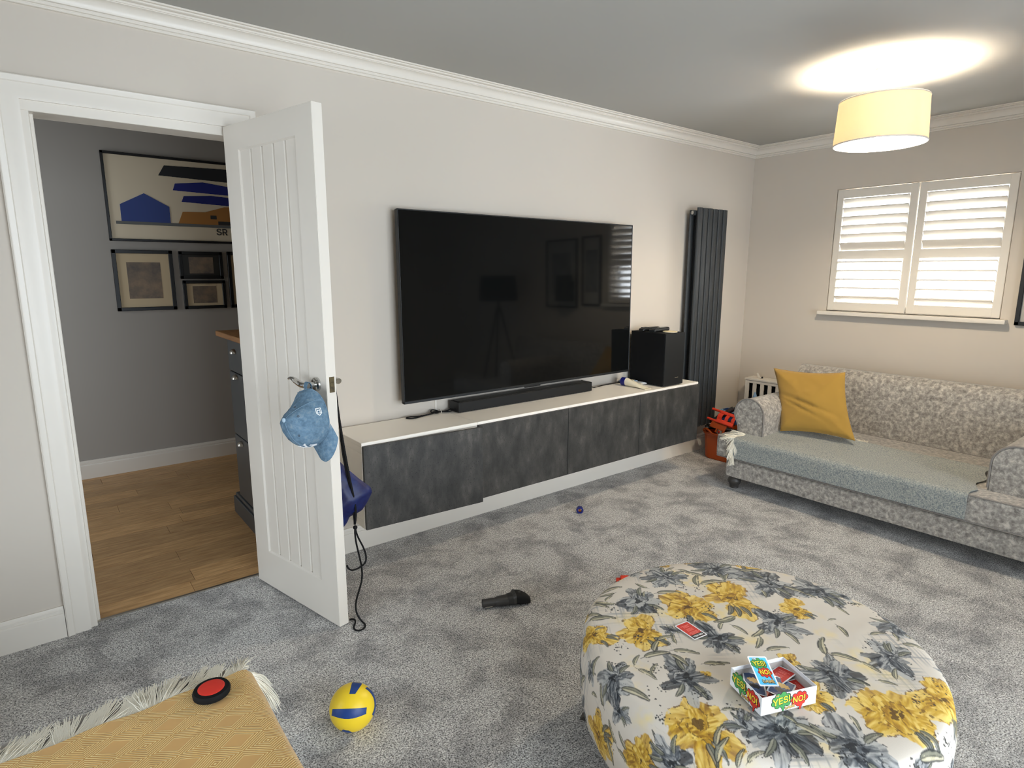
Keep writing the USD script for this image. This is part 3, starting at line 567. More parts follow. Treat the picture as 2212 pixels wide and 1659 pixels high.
for k in range(6):
    a, b = k * PI / 3 - PI / 6, (k + 1) * PI / 3 - PI / 6
    a, b = k * PI / 3, (k + 1) * PI / 3
    obj('crown_panel', shell(grid(13, 15, lambda u, v: crown(a + (b - a) * u, v * .995)), .0016), DENIM, cp, 50)
    obj('seam', tube(crown(np.full(16, a), np.linspace(.0, .97, 16)), .0013, 6), mat('denim_seam', lin(108, 135, 156), .9), cp)
    if k not in (2, 3) or True:
        mid = (a + b) / 2; c0 = crown(np.array([mid]), np.array([.62]))[0]; c1 = crown(np.array([mid + .02]), np.array([.62]))[0]; c2 = crown(np.array([mid]), np.array([.64]))[0]
        n_ = np.cross(c1 - c0, c2 - c0); n_ /= np.linalg.norm(n_); e1 = (c1 - c0) / np.linalg.norm(c1 - c0)
        m = trimesh.creation.torus(.0032, .0011, 14, 6); obj('eyelet', xf(m, frame(c0 + n_ * .0006, e1, np.cross(n_, e1), n_)), EYELET, cp)
btn = trimesh.creation.icosphere(2, .0085); btn.apply_scale([1, 1, .55]); btn.apply_translation([-.006, 0, CH + .002]); obj('button', btn, mat('denim_button', lin(170, 192, 208), .9), cp)
obj('sweatband', tube(crown(np.linspace(0, 2 * PI, 60), np.zeros(60)), .0022, 6), DENIM, cp)
def brim(u, v):
    ph = (u - .5) * 2 * 1.12; base = crown(ph, np.zeros_like(ph)); ext = .070 * np.cos(ph * .74) ** .55 * v
    x = base[:, 0] + ext * (1 + .0 * v); yy = base[:, 1] * (1 - .10 * v); z = base[:, 2] - .012 * v - .030 * (yy / .08) ** 2 * (.35 + .65 * v) + .004
    return np.stack([x, yy, z], 1)
obj('brim', shell(grid(33, 12, brim), .003), DENIM, cp, 50)
for q in (.3, .5, .7, .88): obj('brim_stitching', tube(brim(np.linspace(.04, .96, 40), np.full(40, q)) + [0, 0, .0002], .0006, 4), mat('stitch_blue', lin(150, 172, 190), .9), cp)
def wrap_logo(name, mesh, ph0, th0, w2, lab):
    """lays flat artwork (x right, y up) on the crown"""
    m = as_tm(mesh).subdivide_to_size(.004); v = np.array(m.vertices); z = v[:, 2].copy()
    ph = ph0 + v[:, 0] / CB; th = th0 + v[:, 1] / (CH * 1.25)
    p_ = crown(ph, th); e = 1e-3; du = crown(ph + e, th) - p_; dv = crown(ph, th + e) - p_; n_ = np.cross(du, dv); n_ /= np.linalg.norm(n_, axis=1, keepdims=True)
    m = tm(p_ + n_ * (z[:, None] + .0008), m.faces); obj(name, m, THREADW, cp, False, label=lab)
def stroke(P, w): 
    from shapely.geometry import LineString
    return LineString(P).buffer(w / 2, cap_style=2, join_style=2)
ny = unary_union([stroke([(-.024, -.016), (-.024, .006)], .006), stroke([(-.027, .006), (.020, -.016)], .006), stroke([(.017, -.019), (.017, .006)], .006), stroke([(-.016, .024), (-.001, .004), (.014, .024)], .006), stroke([(-.001, .006), (-.001, -.024)], .006), stroke([(-.022, .024), (-.009, .024)], .004), stroke([(.007, .024), (.020, .024)], .004), stroke([(-.008, -.024), (.006, -.024)], .004)])
wrap_logo('emblem', prism(ny, .0014), 0.0, .27, .03, 'white interlocking embroidered letters N and Y')
from shapely import affinity as _aff
fl = unary_union([stroke([(-.008, -.009), (-.008, .006), (0, .012), (.008, .006), (.008, -.009), (-.008, -.009)], .0022), stroke([(-.005, -.003), (.005, -.003)], .002), stroke([(-.004, -.006), (-.004, .005), (.004, .005), (.004, -.006)], .002)])
fl = _aff.rotate(fl, 90, origin=(0, 0))
wrap_logo('side_mark', prism(fl, .0010), PI / 2 + .05, .17, .02, 'small white stitched flag outline')
# strap over the lever
hp = np.linalg.inv(M)
def to_cap(p): return (hp @ np.r_[p, 1])[:3]
rear = crown(np.array([PI - .28, PI + .28]), np.zeros(2))
loop = [rear[0], to_cap(on_door(.572, -.058, .990)), to_cap(on_door(.565, -.046, .9990)), to_cap(on_door(.560, -.034, .988)), rear[1]]
q = spline(loop, 10); n_ = len(q)
side = np.array([to_cap(on_door(1, 0, 0)) - to_cap(on_door(0, 0, 0))])[0]
V = np.vstack([q - side * .0105, q + side * .0105]); obj('strap', shell(tm(V, np.vstack([[[i, i + 1, i + 1 + n_], [i, i + 1 + n_, i + n_]] for i in range(n_ - 1)])), .0018), DENIM, cp, 60)

# ================================================================== DRAWSTRING BAG BEHIND THE DOOR
bg = thing('drawstring_bag', 'royal blue drawstring bag hanging from the far side of the open door', 'bag')
o = on_door(.47, DT + .0, 0)
ex = np.array([.985, -.17, 0]); ey = np.array([0, 0, 1.0]); ez = np.cross(ex, ey)
# outline in (s, z): s measured along ex from the point o
out = Polygon([(.012, .735), (.045, .695), (.10, .62), (.155, .56), (.205, .512), (.210, .49), (.192, .455), (.165, .418), (.135, .405), (.112, .40), (.100, .375), (.082, .355), (.070, .345), (.050, .33), (.03, .36), (.014, .45)]).buffer(-.004).buffer(.004)
m = puff(out, .038, .009, .55, .030, 11, .001); obj('bag_body', xf(m, frame(o - ez * .0 + np.array([0, 0, 0]), ex, ey, ez)), BAGB, bg, 60)
for i, (s0, dz) in enumerate(((0, 0), (.014, .006))):
    obj('drawcord', tube(spline([on_door(.536 - .014 * i, DT + .047, .996), on_door(.535 - .01 * i, DT + .05, .97), on_door(.54, DT + .056, .86), on_door(.545 - s0, DT + .072, .70), on_door(.548 - s0, DT + .098, .52), on_door(.55 - s0, DT + .108, .42), on_door(.55, DT + .1, .375)], 8), .0042, 6), CORD, bg)
obj('knot', trimesh.creation.icosphere(2, .009).apply_translation(on_door(.555, DT + .098, .365)), CORD, bg)
obj('drawcord', tube(spline([on_door(.555, DT + .098, .365), on_door(.56, DT + .115, .30), on_door(.565, DT + .135, .24), on_door(.57, DT + .13, .205), on_door(.57, DT + .10, .192), on_door(.565, DT + .06, .195), on_door(.56, DT + .045, .22)], 8), .0036, 6), CORD, bg)
P0 = [on_door(.555, DT + .098, .365), on_door(.56, DT + .105, .25), on_door(.565, DT + .108, .12), np.array([-.175, -.615, .03]), np.array([-.165, -.635, .006]), np.array([-.165, -.66, .006]), np.array([-.18, -.685, .006]), np.array([-.205, -.685, .006]), np.array([-.212, -.665, .006]), np.array([-.19, -.625, .006]), np.array([-.185, -.60, .006]), np.array([-.20, -.592, .006])]
obj('drawcord', tube(spline(P0, 8), .0036, 6), CORD, bg)
ds = thing('door_stop', 'small black door stop on the skirting board behind the door', 'door stop', (-.03, -.018, .075))
obj('body', xf(lathe([(0, 0), (.012, 0), (.012, .02), (.009, .026), (0, .027)], 18), frame((0, 0, 0), (1, 0, 0), (0, 0, 1), (0, -1, 0))), BLACKM, ds); obj('plate', xf(lathe([(0, 0), (.016, 0), (.016, .002), (0, .002)], 18), frame((0, 0, 0), (1, 0, 0), (0, 0, 1), (0, -1, 0))), BLACKM, ds)
# ================================================================== SOFA CORNER
def moved(m, loc): return as_tm(m).copy().apply_translation(-np.asarray(loc, float))
def slab(poly, z0, z1, r, crown_=0.0, seed=0):
    """thick rounded slab on a plan outline"""
    poly = Polygon(poly).buffer(-.012).buffer(.012, quad_segs=4); P = np.array(poly.exterior.coords)[:-1]
    if Polygon(P).exterior.is_ccw is False: P = P[::-1]
    P = np.array([Polygon(P).exterior.interpolate(t, normalized=True).coords[0] for t in np.linspace(0, 1, 260, endpoint=False)]); n = len(P)
    T = np.roll(P, -1, 0) - np.roll(P, 1, 0); N = np.stack([-T[:, 1], T[:, 0]], 1); N /= np.linalg.norm(N, axis=1, keepdims=True)
    rings = []
    for a in np.linspace(-PI / 2, 0, 5): rings.append((r * (1 - math.cos(a)), z0 + r * (1 + math.sin(a))))
    for a in np.linspace(0, PI / 2, 5): rings.append((r * (1 - math.cos(a)), z1 - r * (1 - math.sin(a))))
    V = np.vstack([np.c_[P + N * i, np.full(n, z)] for i, z in rings]); F = []
    for k in range(len(rings) - 1):
        i = np.arange(n); j = (i + 1) % n
        F += [np.stack([k * n + i, k * n + j, (k + 1) * n + j], 1), np.stack([k * n + i, (k + 1) * n + j, (k + 1) * n + i], 1)]
    top = Polygon(V[-n:, :2]); tv, tf = trimesh.creation.triangulate_polygon(top, engine='earcut')
    from scipy.spatial import cKDTree
    ix = cKDTree(V[-n:, :2]).query(tv)[1]
    F += [ix[tf] + (len(rings) - 1) * n, ix[tf][:, ::-1]]
    m = tm(V, np.vstack(F)); m.fix_normals(); return m
SL = np.array([2.40, -.60, 0.0])
so = thing('sofa', 'grey crushed velvet sofa with scroll arms along the side wall', 'sofa', SL)
SY0 = -2.79
S_ = lambda m: moved(m, SL)
obj('base', S_(rb(2.40, 3.36, SY0 + .02, -.632, .078, .196, .014, 3)), VELVET, so)
CU = [(2.372, -.572), (2.512, -.572), (2.512, -.812), (3.17, -.812), (3.17, SY0 + .212), (2.512, SY0 + .212), (2.512, SY0 - .02), (2.372, SY0 - .02)]
cu = obj('seat_cushion', S_(slab(CU, .208, .347, .018)), VELVET, so, 50)
def outline(z, ins=.004):
    P = np.array(Polygon(CU).buffer(-ins).buffer(-.012).buffer(.012, quad_segs=4).exterior.coords); return np.c_[P, np.full(len(P), z)]
obj('piping', [tube(S_(trimesh.PointCloud(outline(.3435))).vertices, .0042, 6, False), tube(S_(trimesh.PointCloud(outline(.2125))).vertices, .0042, 6, False)], PIPING, cu) if False else obj('piping', [tube(outline(.3440) - SL, .0042, 6, False), tube(outline(.2115) - SL, .0042, 6, False)], PIPING, cu)
AC, AR = (-.703, .486), .102
arc = [(AC[0] + AR * math.cos(t), AC[1] + AR * math.sin(t)) for t in np.linspace(PI, -.62, 26)]
arm_prof = [(-.805, .20)] + [(-.805, .36)] + arc + [(-.631, .395), (-.636, .34), (-.636, .20)]
def arm(y_shift, flip):
    P = [(((2 * -.703 - y) if flip else y) + y_shift, z) for y, z in arm_prof]
    poly = Polygon(P); L = 3.34 - 2.52
    m = prism(poly, L); m = xf(m, np.array([[0, 0, 1, 2.52], [1, 0, 0, 0], [0, 1, 0, 0], [0, 0, 0, 1.0]])); m.fix_normals()
    a = obj('arm', S_(m), VELVET, so, 40)
    pp = np.array(P); q = np.c_[np.full(len(pp), 2.521), pp] - SL
    obj('piping', tube(q[1:-1], .0055, 7), PIPING, a)
    pf = prism(poly.buffer(-.008), .004); pf = xf(pf, np.array([[0, 0, 1, 2.5165], [1, 0, 0, 0], [0, 1, 0, 0], [0, 0, 0, 1.0]])); pf.fix_normals(); obj('front_panel', S_(pf), VELVET, a, False)
arm(0, False); arm(SY0 + .60 - .0 + .806 - .0, True)
bk = [(3.16, .20), (3.19, .55), (3.20, .66), (3.215, .715), (3.255, .745), (3.30, .745), (3.34, .72), (3.36, .67), (3.355, .6), (3.36, .20)]
m = prism(Polygon(bk), abs(SY0) - .645 - .03); m = xf(m, np.array([[1, 0, 0, 0], [0, 0, -1, -.66], [0, 1, 0, 0], [0, 0, 0, 1.0]])); m.fix_normals(); obj('backrest', S_(m), VELVET, so, 40)
leg_prof = [(0, .092), (.036, .092), (.040, .086), (.040, .078), (.034, .070), (.040, .060), (.043, .050), (.040, .038), (.031, .022), (.027, .012), (.0285, .004), (.026, 0), (0, 0)]
for lx, ly in ((2.445, -.678), (2.445, SY0 + .07), (3.30, -.678), (3.30, SY0 + .07)): obj('leg', lathe(leg_prof, 28, np.array([lx, ly, 0]) - SL), LEGWOOD, so, 40)
# grey throw over the seat
rng = np.random.default_rng(7)
def strands(P, D, L, n, rad, droop, seed, spread=.35, NCL=26):
    """tassel strands starting at points P (k,3) heading along D (k,3), drooping"""
    r = np.random.default_rng(seed); ms = []
    for i in range(n):
        k = r.random() * (len(P) - 1); a = int(k); f = k - a; p = P[a] * (1 - f) + P[min(a + 1, len(P) - 1)] * f; d = D[a] * (1 - f) + D[min(a + 1, len(P) - 1)] * f
        d = d / np.linalg.norm(d); l = L * r.uniform(.75, 1.1); q = [p]; step = l / 5; cl_ = np.random.default_rng(seed * 1000 + int(k / (len(P) - 1) * NCL)); jit = (cl_.normal(0, spread, 3) * 1.3 + r.normal(0, spread, 3) * .6) * np.array([1, 1, .3]); cur = d + jit * .35; l *= cl_.uniform(.8, 1.15); step = l / 5
        for s in range(5):
            cur = cur + np.array([0, 0, -droop]) + jit * .10 * math.sin(s * 2.1 + i); cur /= np.linalg.norm(cur); nx = q[-1] + cur * step; q.append(nx)
        ms.append((np.array(q), rad * r.uniform(.7, 1.3)))
    return ms
def tw(L_, floorfn=None):
    out = []
    for q, r in L_:
        if floorfn is not None:
            for i in range(len(q)): q[i] = floorfn(q[i])
        out.append(tube(q, np.linspace(r, r * .5, len(q)), 4, False))
    return out
th = thing('throw_blanket', 'grey woven throw with cream fringe spread over the sofa seat', 'blanket', SL)
TPATH = [(2.86, .366), (2.80, .362), (2.70, .3545), (2.60, .3525), (2.50, .3525), (2.42, .3525), (2.385, .3515), (2.370, .346), (2.3655, .335), (2.365, .30), (2.365, .26), (2.3655, .222)]
tp = spline(np.array([(a, 0, b) for a, b in TPATH]), 6)
def throw(u, v):
    y = -.700 - u * 1.25; k = np.clip(v * (len(tp) - 1), 0, len(tp) - 1.001); i = k.astype(int); f = k - i
    x = tp[i, 0] * (1 - f) + tp[i + 1, 0] * f; z = tp[i, 2] * (1 - f) + tp[i + 1, 2] * f
    w = meshkit.fbm(np.stack([x * 7, y * 7, z * 7], -1), 3, 3) - .45
    top = np.clip((x - 2.38) / .08, 0, 1)
    z = z + np.maximum(0, w) * .022 * top + .02 * np.exp(-((x - 2.79) / .05) ** 2 - ((y + .84) / .10) ** 2) * top; x = x - np.maximum(0, w) * .012 * (1 - top)
    y = y + .012 * np.sin(x * 30) * top + .03 * np.clip((x - 2.45) / .4, 0, 1)
    return np.stack([x, y, z], 1) - SL
obj('cloth', shell(grid(90, 70, throw), .0035), GREYTH, th, 60)
vv = np.r_[np.linspace(0, .62, 30), np.linspace(.63, .97, 50)]; E = throw(np.zeros(80), vv); fr_dir = np.stack([np.where(E[:, 0] + 2.40 > 2.385, -.15, -.12), np.where(E[:, 0] + 2.40 > 2.385, 1.0, .22), np.where(E[:, 0] + 2.40 > 2.385, .12, -1.0)], 1)
def seatfloor(p):
    q = p.copy(); x, y, z = q + SL
    if x > 2.385: q[2] = max(z, .352) - SL[2]
    else: q[0] = min(x, 2.362) - SL[0]
    return q
obj('fringe', tw(strands(E, fr_dir, .082, 1100, .0022, .12, 1, .6, 24), seatfloor), FRINGE, th, True, kind='stuff', label='cream tasselled fringe')
E2 = throw(np.linspace(0, .5, 40), np.zeros(40)); obj('fringe', tw(strands(E2, np.tile([1.0, .2, .25], (40, 1)), .05, 220, .002, .08, 2), lambda p: np.array([p[0], p[1], max(p[2], .352)])), FRINGE, th, True, kind='stuff', label='cream tasselled fringe')
# mustard cushion
eyv = np.array([.357, .369, .857]); eyv /= np.linalg.norm(eyv); exv = np.array([.103, -.929, .357]); exv -= eyv * (exv @ eyv); exv /= np.linalg.norm(exv); SHX = np.array([.12, -.99, .05]); SHX /= np.linalg.norm(SHX)
h = .222; sq = [(-h, -h), (0, -h + .022), (h, -h), (h - .022, 0), (h, h), (0, h - .020), (-h, h), (-h + .020, 0)]
sqp = np.vstack([spline(np.c_[[sq[i], sq[i + 1], sq[(i + 2) % 8]], np.zeros(3)], 8)[:-1, :2] for i in (0, 2, 4, 6)])
m = puff(Polygon(sqp), .062, .011, .5, .020, 5, .0015)
v = np.array(m.vertices); s = np.sign(v[:, 2])
crease = np.exp(-((v[:, 1] + .03 + .35 * v[:, 0]) / .014) ** 2) * np.exp(-((v[:, 0] + .02) / .13) ** 2) + .7 * np.exp(-((v[:, 1] + .085 + .5 * v[:, 0]) / .012) ** 2) * np.exp(-((v[:, 0] + .06) / .10) ** 2)
v[:, 2] -= s * crease * np.minimum(abs(v[:, 2]), .016); v = v - np.outer(0 * v[:, 0], [0, 0, 0]); sx_, sy_ = SHX @ exv, SHX @ eyv; v = np.c_[v[:, 0] * sx_, v[:, 1] + v[:, 0] * sy_, v[:, 2] + v[:, 0] * (SHX @ np.cross(exv, eyv))]; sqp = np.c_[sqp[:, 0] * sx_, sqp[:, 1] + sqp[:, 0] * sy_]; SQZ = sqp[:, 0] / sx_ * (SHX @ np.cross(exv, eyv)); m.vertices = v
corner = np.array([2.70, -.826, .374]) + .003 * np.array([0, -1, 0]); ctr = corner + SHX * h + eyv * h
nz = np.cross(exv, eyv)
pc = thing('cushion', 'mustard yellow scatter cushion leaning on the arm of the sofa', 'cushion', mat=frame(ctr + nz * .0, exv, eyv))
cb_ = obj('cover', m, MUST, pc, 60); obj('edge_seam', tube(np.c_[np.vstack([sqp, sqp[:1]]), np.r_[SQZ, SQZ[:1]]], .0022, 6, False), MUST, pc)
# slatted radiator cover behind the sofa
rc = thing('radiator_cover', 'low white slatted radiator cover against the side wall behind the sofa', 'radiator cover', (3.42, -.130, 0))
RL = .56
obj('top_panel', rb(-.004, .125, -RL - .004, .004, .540, .558, .004, 2), GLOSSW, rc)
obj('end_panel', rb(0, .12, -.018, 0, 0, .540, .003), GLOSSW, rc); obj('end_panel', rb(0, .12, -RL, -RL + .018, 0, .540, .003), GLOSSW, rc)
obj('rail', rb(.001, .014, -RL, 0, .518, .540, .002), GLOSSW, rc); obj('rail', rb(.001, .014, -RL, 0, 0, .08, .002), GLOSSW, rc)
k = 0; yy = -.003
while yy > -RL + .03:
    obj('slat', rb(.001, .012, yy - .031, yy, .078, .520, .002), GLOSSW, rc); yy -= .064
obj('backing', bx(.04, .046, -RL + .018, -.018, .01, .53), BLACKM, rc, False)
cl = thing('clip', 'small white plastic clip with a black round end on the radiator cover', 'clip', (3.475, -.225, .558))
obj('tab', xf(rb(-.003, .003, -.008, .008, 0, .038, .002), trimesh.transformations.rotation_matrix(-.5, [1, 0, 0]) @ trimesh.transformations.translation_matrix([0, .004, .008])), GLOSSW, cl)
obj('body', rb(-.008, .008, -.016, .010, 0, .012, .004, 2), GLOSSW, cl); obj('tip', trimesh.creation.icosphere(2, .008).apply_translation([0, -.019, .008]), BLACKP, cl)
sk = thing('skittle', 'pale blue pointed plastic skittle standing between sofa arm and radiator cover', 'toy', (3.372, -.252, 0))
obj('body', lathe([(0, 0), (.032, 0), (.034, .01), (.036, .12), (.030, .25), (.022, .36), (.014, .43), (.006, .458), (0, .462)], 24), LBLUE, sk, 50); obj('band', lathe([(.0305, .245), (.0318, .25), (.029, .27), (.0275, .272)], 24), BLUEP, sk, 50)
# toys in the corner
bu = thing('toy_tub', 'orange plastic tub full of toys in the corner beside the media cabinet', 'tub', (3.02, -.282, 0))
def rrect(hx, hy, r, n=6):
    P = []
    for cx_, cy_, a0 in ((hx - r, hy - r, 0), (-hx + r, hy - r, PI / 2), (-hx + r, -hy + r, PI), (hx - r, -hy + r, 1.5 * PI)):
        P += [(cx_ + r * math.cos(a0 + t), cy_ + r * math.sin(a0 + t)) for t in np.linspace(0, PI / 2, n)]
    return np.array(P)
def loft(rings, cap0=True, cap1=False):
    n = len(rings[0]); V = np.vstack(rings); F = []
    for k in range(len(rings) - 1):
        i = np.arange(n); j = (i + 1) % n; F += [np.stack([k * n + i, k * n + j, (k + 1) * n + j], 1), np.stack([k * n + i, (k + 1) * n + j, (k + 1) * n + i], 1)]
    def fan(k, rev):
        c = rings[k].mean(0); return c, rev
    F = np.vstack(F)
    for flag, k in ((cap0, 0), (cap1, len(rings) - 1)):
        if flag:
            V = np.vstack([V, rings[k].mean(0)]); c = len(V) - 1; i = np.arange(n); j = (i + 1) % n
            F = np.vstack([F, np.stack([np.full(n, c), k * n + (j if k == 0 else i), k * n + (i if k == 0 else j)], 1)])
    return tm(V, F)
def ring(hx, hy, r, z): P = rrect(hx, hy, r); return np.c_[P, np.full(len(P), z)]
obj('tub', loft([ring(.155, .125, .05, 0), ring(.165, .132, .055, .012), ring(.178, .140, .055, .205), ring(.174, .136, .052, .206), ring(.160, .128, .052, .02), ring(.15, .12, .05, .016)], True, True), ORANGE, bu, 40)
obj('rim', loft([ring(.178, .140, .055, .190), ring(.185, .147, .058, .193), ring(.186, .148, .058, .205), ring(.182, .144, .056, .209), ring(.175, .137, .053, .208)], False, False), ORANGE, bu, 40)
obj('handle', tube(spline([(-.183, .05, .205), (-.186, .07, .222), (-.18, .10, .232), (-.165, .128, .222), (-.15, .142, .205)], 6), .008, 8), ORANGE, bu)
def toy(name, label, parts, loc=None, M=None, cat='toy'):
    t = thing(name, label, cat, loc or (0, 0, 0), mat=M)
    for nm, m, c in parts: obj(nm, m, c, t, 40)
    return t
# red toy roof: two prongs, slotted curved hood and a skirt
eX = np.array([.02, -.205, -.035]); eX /= np.linalg.norm(eX); eY = np.array([.05, .03, .076]); eY -= eX * (eX @ eY); eY /= np.linalg.norm(eY); eZ = np.cross(eX, eY)
Mr = frame(np.array([2.885, -.156, .305]), eX, eY)
hood = []
def hoodf(x0, x1): return shell(grid(4, 12, lambda u, v: np.stack([x0 + (x1 - x0) * u, -.002 + .088 * v, -.004 - .030 * np.sin(v * PI) ** .8 * -1 * -1], 1)), .004)
parts = [('rail', tube([(0, 0, 0), (.07, 0, 0), (.21, 0, 0)], .0095, 10), REDOR), ('rail', tube([(.0, .083, 0), (.07, .083, 0), (.21, .083, 0)], .0095, 10), REDOR)]
sgn = 1 if eZ[0] < 0 else -1
def hoodp(x0, x1): return shell(grid(4, 12, lambda u, v: np.stack([x0 + (x1 - x0) * u, .083 * v, sgn * .028 * np.sin(v * PI)], 1)), .005)
for a, b in ((.075, .110), (.135, .160), (.185, .21)): parts.append(('hood_bar', hoodp(a, b), REDOR))
parts += [('hood_edge', rb(.075, .21, -.010, .020, sgn * .012 - .008, sgn * .012 + .008, .004), REDOR), ('hood_edge', rb(.075, .21, .066, .090, sgn * .012 - .008, sgn * .012 + .008, .004), REDOR), ('skirt', rb(.045, .17, -.058, -.004, -.006, .004, .003), ORANGE), ('post', rb(.155, .168, -.085, -.05, -.012, .002, .003), ORANGE), ('post', rb(.10, .112, -.085, -.05, -.012, .002, .003), ORANGE)]
toy('toy_vehicle_roof', 'red plastic toy vehicle roof with two slots lying on top of the tub', parts, M=Mr)
# dark tray leaning on the radiator
eX = np.array([0.012, -.131, .104]); eX /= np.linalg.norm(eX); eY = np.array([1, 0, .1]); eY -= eX * (eY @ eX); eY /= np.linalg.norm(eY)
GREYD = mat('dark_grey_plastic', lin(52, 55, 56), .5)
toy('toy_tray', 'dark grey plastic toy tray slanting up from the tub against the radiator', [('base', rb(0, .21, 0, .12, -.012, -.004, .003), GREYD), ('edge', rb(0, .21, -.008, .004, -.016, .010, .004), GREYD), ('edge', rb(0, .21, .116, .128, -.016, .010, .004), GREYD), ('end', rb(-.006, .006, 0, .12, -.016, .008, .004), BLACKP)], M=frame(np.array([2.955, -.150, .272]), eX, eY))
toy('toy_box', 'blue plastic toy box standing behind the orange tub', [('body', loft([ring(.042, .14, .02, 0), ring(.052, .15, .02, .30), ring(.047, .145, .02, .30), ring(.037, .135, .02, .02)], True, True), BLUEP), ('rim', loft([ring(.052, .150, .02, .292), ring(.058, .156, .022, .294), ring(.058, .156, .022, .304), ring(.046, .144, .02, .305)], False, False), LBLUE), ('handle', tube(spline([(-.042, -.1, .3), (-.02, -.1, .33), (.02, -.1, .33), (.042, -.1, .3)], 5), .006, 8), LBLUE)], (3.272, -.20, 0))
# (the pale rim is what shows above the pile)
rng2 = random.Random(12)
DK = [BLACKP, BLACKM, GREYD]
spots = [(2.885, -.190, .262, 1.9), (2.95, -.315, .205, 1.2), (3.015, -.25, .215, 2.2), (3.06, -.345, .245, .2), (3.09, -.205, .265, 1.0), (3.12, -.295, .20, 2.6), (2.925, -.35, .255, .0)]
names = ['black toy track piece at the left front of the tub', 'dark toy track piece lying under the red toy roof', 'black curved toy track piece in the middle of the tub', 'dark toy track piece at the right front of the tub', 'black toy track piece at the back of the tub', 'grey toy track piece in the back right corner of the tub', 'short black toy track piece low at the front of the tub']
for i, (x, y, z, a) in enumerate(spots):
    R_ = .075 if i < 6 else .05
    arc_ = [(R_ * math.sin(t), R_ * (1 - math.cos(t)) - .03, 0) for t in np.linspace(-.6, .6, 8)]
    c, s = math.cos(a), math.sin(a); Mx = np.eye(4); Mx[:3, :3] = trimesh.transformations.euler_matrix(rng2.uniform(-.35, .35), rng2.uniform(-.35, .35), a)[:3, :3]; Mx[:3, 3] = (x, y, z - .03)
    toy('toy_track', names[i], [('deck', tube(arc_, .017, 6), DK[i % 3]), ('rail', tube([(p[0], p[1] - .015, .014) for p in arc_], .005, 6), DK[(i + 1) % 3]), ('rail', tube([(p[0], p[1] + .015, .014) for p in arc_], .005, 6), DK[(i + 1) % 3])], M=Mx)
toy('toy_disc', 'cream and red toy wheel at the front edge of the tub', [('ring', xf(trimesh.creation.torus(.016, .007, 20, 8), frame((0, 0, 0), (0, 1, 0), (0, 0, 1))), PAPER), ('hub', trimesh.creation.icosphere(2, .011), REDOR)], (2.885, -.262, .216))
toy('toy_ball', 'dark blue toy ball beside the sofa arm behind the red toy', [('ball', trimesh.creation.icosphere(3, .040), BAGB), ('seam', trimesh.creation.torus(.040, .0012, 30, 5), NAVY)], (3.14, -.385, .250))

# ================================================================== FLOOR THINGS
ballc = np.array([-.429, -1.151, .0695]); BR = .0695
et = EYE - ballc; et /= np.linalg.norm(et); er = rr - et * (rr @ et); er /= np.linalg.norm(er); eu = np.cross(et, er)
vb = thing('ball', 'yellow rubber ball with dark blue patches on the carpet', 'ball', (ballc[0], ballc[1], 0)); C0 = np.array([0, 0, BR])
sp = trimesh.creation.icosphere(5, BR); sp.apply_translation(C0); obj('ball_skin', sp, YBALL, vb, True)
def patch(poly, A, B, C):
    P = Polygon(poly); g = prism(P, .001).copy(); m = trimesh.creation.triangulate_polygon(P, engine='earcut'); m = tm(np.c_[m[0], np.zeros(len(m[0]))], m[1]).subdivide_to_size(.06)
    v = np.array(m.vertices); w = np.sqrt(np.maximum(0, 1 - v[:, 0] ** 2 - v[:, 1] ** 2)); n_ = v[:, :1] * A + v[:, 1:2] * B + w[:, None] * C
    s = shell(tm(C0 + n_ * BR * 1.006, m.faces), .001); s.fix_normals(); obj('patch', s, BBALL, vb, 60)
arcp = lambda a, b, k: [(a[0] + (b[0] - a[0]) * t, a[1] + (b[1] - a[1]) * t - k * math.sin(PI * t)) for t in np.linspace(0, 1, 9)]
patch([(-.84, -.09), (-.3, -.075), (.2, -.055), (.605, -.02), (.605, -.27)] + arcp((.605, -.27), (-.85, -.33), .16)[1:-1] + [(-.85, -.33)], er, eu, et)
patch([(-.20, .50), (.05, .50), (.30, .90), (.28, .955), (-.10, .985), (-.145, .93)], er, eu, et)
patch([(-.36, -.3), (-.30, 0), (-.33, .35), (-.46, .72), (-.30, .76), (-.02, .4), (.02, 0), (-.05, -.36)], -et * -1, eu, er) if False else patch([(.40, -.3), (.33, 0), (.36, .35), (.52, .72), (.34, .78), (.02, .4), (-.02, 0), (.08, -.36)], et, eu, er)
patch([(-.30, .40), (-.05, .42), (.06, .25), (.2, -.1), (-.4, -.1), (-.36, .2)], er, et, -eu)
# vacuum cleaner nozzle
A0, A1 = np.array([.283, -.846, 0]), np.array([.470, -.926, 0]); ax = (A1 - A0) / np.linalg.norm(A1 - A0); s_ = np.linalg.norm(A1 - A0) / .19
nz_ = thing('vacuum_nozzle', 'grey plastic vacuum cleaner nozzle with black brush head on the carpet', 'vacuum nozzle', A0, math.atan2(ax[1], ax[0]))
def oval(x, ry, rz, zc, yc=0, n=24, p=.8):
    a = np.linspace(0, 2 * PI, n, endpoint=False); return np.stack([np.full(n, x), yc + ry * np.sign(np.cos(a)) * abs(np.cos(a)) ** p, zc + rz * np.sign(np.sin(a)) * abs(np.sin(a)) ** p], 1)
obj('tube', loft([oval(.003, .0150, .0150, .020), oval(0, .0172, .0172, .020), oval(.056, .0168, .0168, .020)], True, False), GUN, nz_, 40)
obj('socket', loft([oval(.0029, .0150, .0150, .020), oval(.02, .0148, .0148, .020)], False, True), BLACKM, nz_, 40); 
obj('catch', rb(.008, .040, -.0195, -.0145, .008, .012, .001), NICKEL, nz_)
obj('neck', loft([oval(.054, .0165, .0165, .020), oval(.066, .0225, .0185, .021), oval(.075, .0255, .019, .0215), oval(.118, .0265, .0195, .022)], True, True), GUN, nz_, 40)
